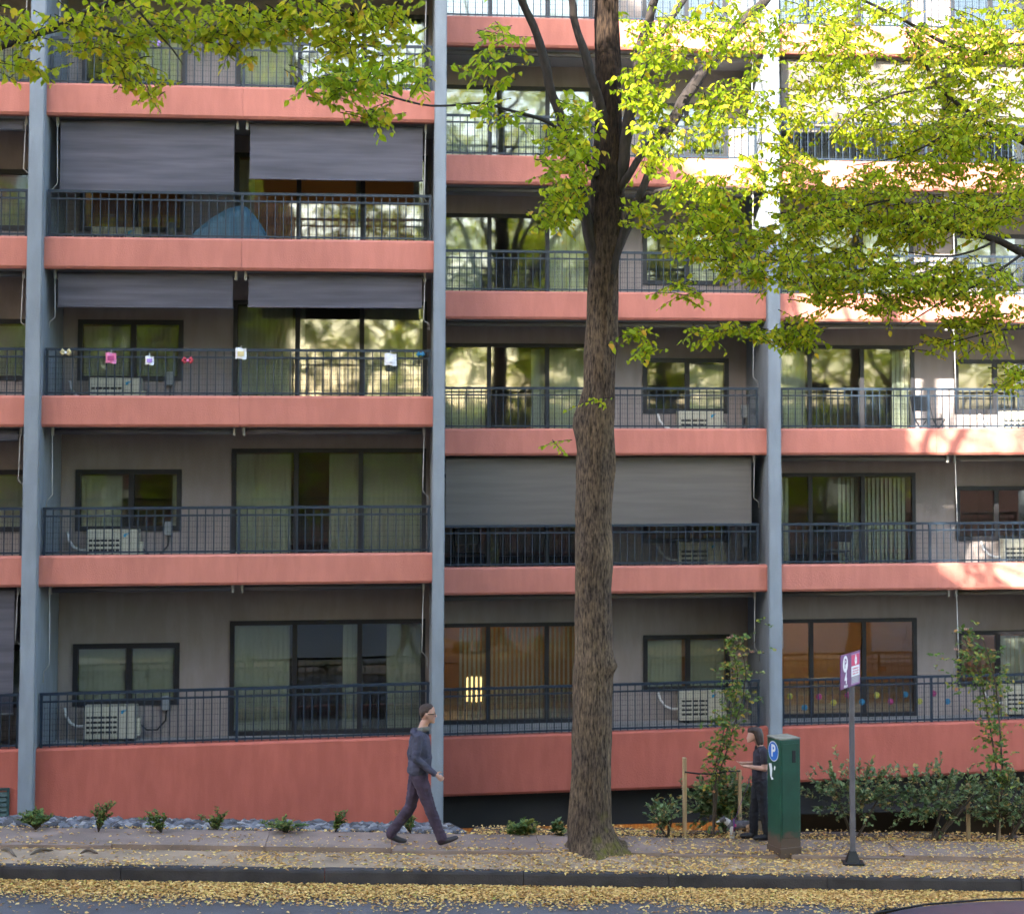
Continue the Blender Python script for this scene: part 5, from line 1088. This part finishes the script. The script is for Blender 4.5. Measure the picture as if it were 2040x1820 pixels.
# ================================================================== PEOPLE AND DOG
_b = bmesh.new(); bmesh.ops.create_icosphere(_b, subdivisions=2, radius=1); IV2 = [v.co.copy() for v in _b.verts]; _b.free()
def fuse(name, prims, mats, voxel=0.011, smooth=6, wrinkle=None):
    """prims: (a, ra, b, rb, material index); overlapping rounded volumes fused into one continuous skin"""
    bm = bmesh.new()
    for (a, ra, b, rb_, mi) in prims:
        vs = []
        for p, r in ((a, ra), (b, rb_)):
            r = r if hasattr(r, '__len__') else (r, r, r)
            vs += [bm.verts.new((p[0] + q.x * r[0], p[1] + q.y * r[1], p[2] + q.z * r[2])) for q in IV2]
        res = bmesh.ops.convex_hull(bm, input=vs); 
        junk = [v for v in vs if v.is_valid and not v.link_faces]
        if junk: bmesh.ops.delete(bm, geom=junk, context='VERTS')
    me = bpy.data.meshes.new(name + '_raw'); bm.to_mesh(me); bm.free()
    tmp = bpy.data.objects.new('tmp', me); C.objects.link(tmp)
    md = tmp.modifiers.new('r', 'REMESH'); md.mode = 'VOXEL'; md.voxel_size = voxel
    sm = tmp.modifiers.new('s', 'SMOOTH'); sm.iterations = smooth; sm.factor = 0.5
    out = bpy.data.meshes.new_from_object(tmp.evaluated_get(bpy.context.evaluated_depsgraph_get())); bpy.data.objects.remove(tmp); bpy.data.meshes.remove(me)
    out.name = name; out.materials.clear()
    for m in mats: out.materials.append(m)
    nf = len(out.polygons); cen = np.empty(nf * 3); out.polygons.foreach_get('center', cen); cen = cen.reshape(-1, 3)
    best = np.full(nf, 1e9); idx = np.zeros(nf, int)
    for (a, ra, b, rb_, mi) in prims:
        a_, b_ = np.array(a, float), np.array(b, float); ra_ = np.array(ra if hasattr(ra, '__len__') else (ra,)*3, float); rb2 = np.array(rb_ if hasattr(rb_, '__len__') else (rb_,)*3, float)
        ab = b_ - a_; L2 = max(ab @ ab, 1e-9); t = np.clip(((cen - a_) @ ab) / L2, 0, 1); c = a_ + t[:, None] * ab; r = ra_ + t[:, None] * (rb2 - ra_)
        d = (np.linalg.norm((cen - c) / r, axis=1) - 1) * r.mean(axis=1)
        k = d < best; best[k] = d[k]; idx[k] = mi
    if wrinkle:
        nv = len(out.vertices); vc = np.zeros(nv)
        cl_ = np.isin(idx, wrinkle)
        for f in out.polygons:
            if cl_[f.index]:
                for q in f.vertices: vc[q] = 1
        nn = np.empty(nv * 3); out.vertices.foreach_get('normal', nn); nn = nn.reshape(-1, 3); co = np.empty(nv * 3); out.vertices.foreach_get('co', co); co = co.reshape(-1, 3)
        for i in range(nv):
            if vc[i]:
                p = Vector(co[i]); k = noise.fractal(Vector((p.x * 9, p.y * 7, p.z * 15)), 0.8, 2.1, 3) * 0.008 + noise.noise(Vector((p.x * 22 + p.z * 9, p.y * 14, p.z * 26))) * 0.004
                co[i] += nn[i] * k
        out.vertices.foreach_set('co', co.reshape(-1))
    out.polygons.foreach_set('material_index', idx.astype(np.int32)); out.polygons.foreach_set('use_smooth', [True] * nf); out.update(); return out
M_SKIN = mat('skin', (0.48, 0.26, 0.185), 0.55, 0.06, 12); M_JACKET = mat('grey_purple_jacket', (0.050, 0.047, 0.074), 0.75, 0.25, 9, bump=0.6, bscale=14); M_TROUS = mat('grey_purple_trousers', (0.050, 0.031, 0.050), 0.85, 0.3, 7, bump=0.6, bscale=12)
M_SHOE = mat('dark_shoe', (0.030, 0.026, 0.028), 0.6); M_HAIR = mat('brown_hair', (0.050, 0.028, 0.020), 0.7, 0.3, 30, stretch=(1, 1, 3)); M_COLLAR = mat('grey_green_collar', (0.11, 0.105, 0.09), 0.8)
def hand(prims, w, fwd, down, side, mi, sgn=1, s=1.0, curl=0.5):
    """five fingered hand from the wrist w; fwd: along the hand, down: palm side, side: thumb side"""
    w, fwd, down, side = Vector(w), Vector(fwd).normalized(), Vector(down).normalized(), Vector(side).normalized()
    palm = w + fwd * 0.085 * s; prims.append((tuple(w), 0.024 * s, tuple(palm), (0.026 * s, 0.030 * s, 0.026 * s), mi))
    for i, (o_, L_) in enumerate(((0.030, 0.070), (0.010, 0.080), (-0.010, 0.074), (-0.030, 0.058))):
        b = palm + side * o_ * s; m1 = b + (fwd * math.cos(curl * .5) + down * math.sin(curl * .5)) * L_ * 0.55 * s; m2 = m1 + (fwd * math.cos(curl * 1.4) + down * math.sin(curl * 1.4)) * L_ * 0.45 * s
        prims.append((tuple(b), 0.0105 * s, tuple(m1), 0.009 * s, mi)); prims.append((tuple(m1), 0.009 * s, tuple(m2), 0.0075 * s, mi))
    tb = w + fwd * 0.03 * s + side * 0.025 * s; t1_ = tb + (fwd * .6 + side * .8).normalized() * 0.04 * s; t2_ = t1_ + (fwd * .9 + side * .25 + down * .2).normalized() * 0.03 * s
    prims.append((tuple(tb), 0.013 * s, tuple(t1_), 0.0105 * s, mi)); prims.append((tuple(t1_), 0.0105 * s, tuple(t2_), 0.008 * s, mi))

# --- walking man: x forward (to the right), y away from the viewer, z up
SK, JK, TR, SHO, CO = 0, 1, 2, 3, 4
pr = []
# head, neck
pr += [((0.10, 0, 1.675), (0.098, 0.076, 0.112), (0.105, 0, 1.70), (0.094, 0.074, 0.105), SK), ((0.135, 0, 1.615), (0.062, 0.055, 0.055), (0.125, 0, 1.645), (0.075, 0.064, 0.06), SK),
       ((0.192, 0, 1.668), (0.018, 0.013, 0.016), (0.205, 0, 1.645), (0.018, 0.016, 0.013), SK), ((0.182, 0, 1.605), (0.018, 0.026, 0.010), (0.182, 0, 1.61), (0.018, 0.026, 0.010), SK), ((0.172, 0, 1.572), (0.026, 0.026, 0.020), (0.16, 0, 1.575), (0.03, 0.03, 0.02), SK),
       ((0.085, -0.078, 1.665), (0.022, 0.010, 0.032), (0.08, -0.080, 1.675), (0.022, 0.010, 0.030), SK), ((0.085, 0.078, 1.665), (0.022, 0.010, 0.032), (0.08, 0.080, 1.675), (0.022, 0.010, 0.030), SK),
       ((0.045, 0, 1.52), 0.058, (0.085, 0, 1.60), 0.056, SK)]
# collar, hood, torso
pr += [((0.045, 0, 1.475), (0.085, 0.085, 0.035), (0.055, 0, 1.495), (0.078, 0.078, 0.03), CO), ((-0.075, -0.05, 1.445), (0.05, 0.06, 0.045), (-0.075, 0.05, 1.445), (0.05, 0.06, 0.045), JK),
       ((-0.01, -0.12, 1.41), (0.085, 0.075, 0.06), (-0.01, 0.12, 1.41), (0.085, 0.075, 0.06), JK), ((0.005, 0, 1.33), (0.145, 0.20, 0.12), (0.02, 0, 1.12), (0.155, 0.185, 0.12), JK), ((0.02, 0, 1.12), (0.16, 0.185, 0.12), (0.0, 0, 0.94), (0.152, 0.188, 0.075), JK)]
# hips, legs: rear leg is the far one, front leg the near one
pr += [((0.0, -0.06, 0.90), (0.115, 0.10, 0.10), (0.0, 0.06, 0.90), (0.115, 0.10, 0.10), TR)]
hipN, hipF = (0.02, -0.085, 0.86), (-0.02, 0.085, 0.86)
pr += [(hipN, 0.108, (0.155, -0.09, 0.485), 0.078, TR), ((0.155, -0.09, 0.485), 0.078, (0.305, -0.085, 0.13), 0.07, TR), ((0.305, -0.085, 0.13), 0.07, (0.315, -0.085, 0.105), 0.072, TR),
       (hipF, 0.108, (-0.09, 0.09, 0.46), 0.078, TR), ((-0.09, 0.09, 0.46), 0.078, (-0.315, 0.085, 0.16), 0.07, TR), ((-0.315, 0.085, 0.16), 0.07, (-0.33, 0.085, 0.135), 0.072, TR)]
# shoes: front heel just landing, toes up; rear foot rolling off the toes
pr += [((0.31, -0.085, 0.052), (0.050, 0.042, 0.045), (0.43, -0.09, 0.082), (0.055, 0.043, 0.034), SHO), ((0.43, -0.09, 0.082), (0.05, 0.043, 0.034), (0.50, -0.09, 0.108), (0.04, 0.04, 0.026), SHO),
       ((-0.345, 0.085, 0.098), (0.05, 0.04, 0.045), (-0.235, 0.09, 0.045), (0.055, 0.043, 0.036), SHO), ((-0.235, 0.09, 0.045), (0.05, 0.043, 0.036), (-0.165, 0.09, 0.032), (0.045, 0.04, 0.028), SHO)]
# arms: near arm bent forward, far arm back
pr += [((-0.02, -0.19, 1.40), 0.068, (-0.045, -0.235, 1.14), 0.056, JK), ((-0.045, -0.235, 1.14), 0.056, (0.165, -0.215, 0.975), 0.043, JK), ((0.165, -0.215, 0.975), 0.043, (0.19, -0.212, 0.955), 0.046, JK),
       ((-0.02, 0.19, 1.40), 0.068, (-0.10, 0.225, 1.14), 0.056, JK), ((-0.10, 0.225, 1.14), 0.056, (-0.06, 0.22, 0.90), 0.044, JK)]
hand(pr, (0.195, -0.212, 0.952), (0.80, 0.02, -0.58), (0, 0.95, -0.2), (0.5, 0.2, 0.8), SK, curl=0.6); hand(pr, (-0.055, 0.22, 0.885), (0.05, 0, -1), (0, -1, 0), (1, 0, 0), SK, curl=0.6)
g = GP(830, 1687)
man = link('person', fuse('person', pr, [M_SKIN, M_JACKET, M_TROUS, M_SHOE, M_COLLAR], 0.0085, 4, (1, 2)))
man.location = wor(g.x, g.y, base(g.x) + 0.035); man.rotation_euler = (0, math.atan(SL) * 0.5, A); man.scale = (1, 1, 1)
tag(man, 'person in a grey purple jacket, trousers and glasses walking to the right', 'person')
hp = [((0.070, 0, 1.728), (0.088, 0.079, 0.080), (0.092, 0, 1.752), (0.084, 0.074, 0.062), 0), ((0.030, 0, 1.68), (0.040, 0.074, 0.065), (0.035, 0, 1.70), (0.05, 0.08, 0.075), 0), ((0.075, -0.068, 1.715), (0.035, 0.018, 0.04), (0.075, -0.066, 1.69), (0.022, 0.016, 0.04), 0), ((0.075, 0.068, 1.715), (0.035, 0.018, 0.04), (0.075, 0.066, 1.69), (0.022, 0.016, 0.04), 0)]
link('hair', fuse('hair', hp, [M_HAIR], 0.009, 3), man)
gl = link('glasses', None, man)
MB().tube([(0.085, -0.081, 1.682), (0.187, -0.074, 1.684)], 0.0045, 6).build('temple', M_BLACK, gl); MB().tube([(0.085, 0.081, 1.682), (0.187, 0.074, 1.684)], 0.0045, 6).build('temple', M_BLACK, gl)
for sy in (-1, 1): MB().tube([(0.196, sy * (0.038 + 0.03 * math.cos(a)), 1.668 + 0.022 * math.sin(a)) for a in [k * math.pi / 6 for k in range(13)]], 0.0045, 6).build('lens_rim', M_BLACK, gl)
MB().tube([(0.2, -0.01, 1.674), (0.2, 0.01, 1.674)], 0.004, 6).build('bridge', M_BLACK, gl)
# --- woman with bowed head: x forward (to the left)
M_TEE = mat('black_tee', (0.034, 0.028, 0.040), 0.85, 0.2, 8, bump=0.4, bscale=14); M_JEAN = mat('black_trousers', (0.012, 0.012, 0.017), 0.85, 0.2, 8, bump=0.4, bscale=12); M_BOOT = mat('black_boot', (0.012, 0.012, 0.016), 0.4); M_SKIN2 = mat('fair_skin', (0.55, 0.32, 0.25), 0.55, 0.05, 12)
pr = [((0.055, 0, 1.415), (0.082, 0.066, 0.098), (0.045, 0, 1.44), (0.082, 0.067, 0.09), 0), ((0.095, 0, 1.36), (0.052, 0.048, 0.05), (0.08, 0, 1.40), (0.06, 0.056, 0.055), 0), ((0.133, 0, 1.385), (0.014, 0.011, 0.014), (0.142, 0, 1.362), (0.014, 0.013, 0.011), 0), ((0.125, 0, 1.318), (0.02, 0.022, 0.017), (0.12, 0, 1.325), (0.025, 0.025, 0.017), 0), ((0.132, 0, 1.337), (0.012, 0.02, 0.008), (0.132, 0, 1.339), (0.012, 0.02, 0.008), 0),
      ((-0.035, 0, 1.27), 0.046, (0.01, 0, 1.35), 0.046, 0)]
pr += [((-0.05, -0.11, 1.215), (0.07, 0.06, 0.05), (-0.05, 0.11, 1.215), (0.07, 0.06, 0.05), 1), ((-0.045, 0, 1.15), (0.105, 0.155, 0.09), (-0.03, 0, 0.98), (0.098, 0.14, 0.09), 1), ((-0.03, 0, 0.98), (0.10, 0.14, 0.09), (-0.03, 0, 0.84), (0.11, 0.155, 0.06), 1),
       ((-0.03, -0.05, 0.78), (0.11, 0.095, 0.085), (-0.03, 0.05, 0.78), (0.11, 0.095, 0.085), 2),
       ((-0.02, -0.075, 0.74), 0.088, (0.03, -0.075, 0.42), 0.066, 2), ((0.03, -0.075, 0.42), 0.066, (0.045, -0.075, 0.13), 0.062, 2),
       ((-0.04, 0.075, 0.74), 0.088, (-0.06, 0.075, 0.42), 0.066, 2), ((-0.06, 0.075, 0.42), 0.066, (-0.11, 0.075, 0.13), 0.062, 2),
       ((0.04, -0.075, 0.13), 0.052, (0.04, -0.075, 0.055), (0.06, 0.046, 0.05), 3), ((0.05, -0.075, 0.048), (0.06, 0.045, 0.045), (0.185, -0.078, 0.042), (0.055, 0.046, 0.038), 3),
       ((-0.115, 0.075, 0.13), 0.052, (-0.115, 0.075, 0.055), (0.06, 0.046, 0.05), 3), ((-0.105, 0.075, 0.048), (0.06, 0.045, 0.045), (0.03, 0.078, 0.042), (0.055, 0.046, 0.038), 3)]
for sy in (-1, 1):
    pr += [((-0.05, sy * .165, 1.205), 0.058, (-0.055, sy * .185, 1.09), 0.058, 1), ((-0.055, sy * .185, 1.10), 0.043, (-0.06, sy * .19, 0.985), 0.038, 0), ((-0.06, sy * .19, 0.985), 0.038, (0.13, sy * .13, 1.005), 0.026, 0)]
    hand(pr, (0.13, sy * .13, 1.005), (1, -sy * .15, 0.08), (0, 0, 1), (0.2, sy * .97, 0.1), 0, s=0.9, curl=0.45)
g = GP(1510, 1676)
wom = link('person', fuse('person', pr, [M_SKIN2, M_TEE, M_JEAN, M_BOOT], 0.0085, 4, (1, 2))); wom.location = wor(g.x, g.y, base(g.x) + 0.028); wom.rotation_euler = (0, 0, A + math.pi)
tag(wom, 'person in black with dark hair looking down at their hands beside the cabinet', 'person')
M_DHAIR = mat('dark_hair', (0.040, 0.024, 0.020), 0.5, 0.35, 26, stretch=(1, 1, 0.3))
hp = [((0.02, 0, 1.455), (0.092, 0.082, 0.07), (0.055, 0, 1.475), (0.085, 0.078, 0.05), 0), ((-0.025, 0, 1.40), (0.06, 0.08, 0.09), (-0.045, 0, 1.32), (0.042, 0.07, 0.06), 0), ((0.02, -0.066, 1.42), (0.04, 0.016, 0.06), (0.0, -0.07, 1.33), (0.035, 0.018, 0.06), 0), ((0.02, 0.066, 1.42), (0.04, 0.016, 0.06), (0.0, 0.07, 1.33), (0.035, 0.018, 0.06), 0), ((0.105, -0.02, 1.475), (0.028, 0.05, 0.02), (0.118, -0.02, 1.45), (0.018, 0.05, 0.018), 0)]
link('hair', fuse('hair', hp, [M_DHAIR], 0.009, 3), wom)
# --- small dog: x forward (to the left)
M_DG = mat('grey_fur', (0.12, 0.11, 0.125), 0.9, 0.35, 16, bump=0.8, bscale=40); M_DW = mat('white_fur', (0.55, 0.52, 0.50), 0.9, 0.15, 16, bump=0.8, bscale=40); M_DT = mat('tan_fur', (0.34, 0.20, 0.11), 0.9, 0.25, 16, bump=0.8, bscale=40); M_HARN = mat('purple_harness', (0.12, 0.03, 0.16), 0.6)
pr = [((0.10, 0, 0.195), (0.075, 0.062, 0.070), (0.0, 0, 0.20), (0.07, 0.060, 0.062), 0), ((0.0, 0, 0.20), (0.07, 0.06, 0.062), (-0.13, 0, 0.205), (0.06, 0.055, 0.055), 0), ((0.05, 0, 0.155), (0.06, 0.05, 0.03), (-0.08, 0, 0.165), (0.06, 0.045, 0.025), 2),
      ((0.145, 0, 0.225), (0.045, 0.045, 0.05), (0.185, 0, 0.255), (0.04, 0.04, 0.045), 1), ((0.225, 0, 0.265), (0.045, 0.042, 0.04), (0.235, 0, 0.265), (0.042, 0.04, 0.038), 0), ((0.265, 0, 0.247), (0.03, 0.022, 0.02), (0.305, 0, 0.238), (0.016, 0.015, 0.013), 1),
      ((0.21, -0.035, 0.295), (0.018, 0.012, 0.025), (0.195, -0.042, 0.275), (0.016, 0.010, 0.02), 0), ((0.21, 0.035, 0.295), (0.018, 0.012, 0.025), (0.195, 0.042, 0.275), (0.016, 0.010, 0.02), 0)]
for sy in (-1, 1):
    o_ = 0.02 * sy
    pr += [((0.10, sy * .04, 0.17), 0.032, (0.095 + o_, sy * .04, 0.085), 0.017, 1), ((0.095 + o_, sy * .04, 0.085), 0.017, (0.10 + o_, sy * .04, 0.018), 0.014, 1), ((0.10 + o_, sy * .04, 0.016), 0.016, (0.12 + o_, sy * .04, 0.013), 0.013, 1),
           ((-0.125, sy * .038, 0.18), 0.042, (-0.10 - o_, sy * .04, 0.115), 0.026, 2), ((-0.10 - o_, sy * .04, 0.115), 0.024, (-0.15 - o_, sy * .04, 0.068), 0.015, 1), ((-0.15 - o_, sy * .04, 0.068), 0.014, (-0.145 - o_, sy * .04, 0.016), 0.013, 1), ((-0.145 - o_, sy * .04, 0.014), 0.015, (-0.12 - o_, sy * .04, 0.012), 0.013, 1)]
pr += [((-0.18, 0, 0.225), 0.018, (-0.225, 0, 0.265), 0.014, 0), ((-0.225, 0, 0.265), 0.014, (-0.23, 0, 0.30), 0.010, 1)]
g = GP(1473, 1669)
dog = link('dog', fuse('dog', pr, [M_DG, M_DW, M_DT], 0.006, 3)); dog.location = wor(g.x, g.y, fall_z(g.x, g.y) + 0.012); dog.rotation_euler = (0, 0, A + math.pi - 0.15); tag(dog, 'small grey and white dog in a purple harness beside the person in black', 'dog')
h = MB(); h.tube([(0.075 + 0.0 * math.cos(a), 0.070 * math.cos(a), 0.195 + 0.078 * math.sin(a)) for a in [k * math.pi / 8 for k in range(17)]], 0.012, 6, caps=False); h.build('harness', M_HARN, dog, True)
disc('nose', 0.009, M_BLACK, dog, (0.322, 0, 0.24), (0, R(90), 0), 10)
for sy in (-1, 1): disc('eye', 0.006, M_BLACK, dog, (0.262, sy * 0.034, 0.275), (R(90) * sy, 0, R(20) * sy), 8)
rounded_box('harness_patch', mat('pink_patch', (0.5, 0.06, 0.22), 0.6), 0.045, 0.085, 0.066, 0.070, 0.19, 0.225, 0.002, 1, dog)
MB().tube([(0.06, 0.0, 0.275), (0.0, 0.04, 0.45), (-0.12, 0.12, 0.78), (-0.135, 0.13, 0.86)], 0.004, 5).build('leash', M_HARN, dog)
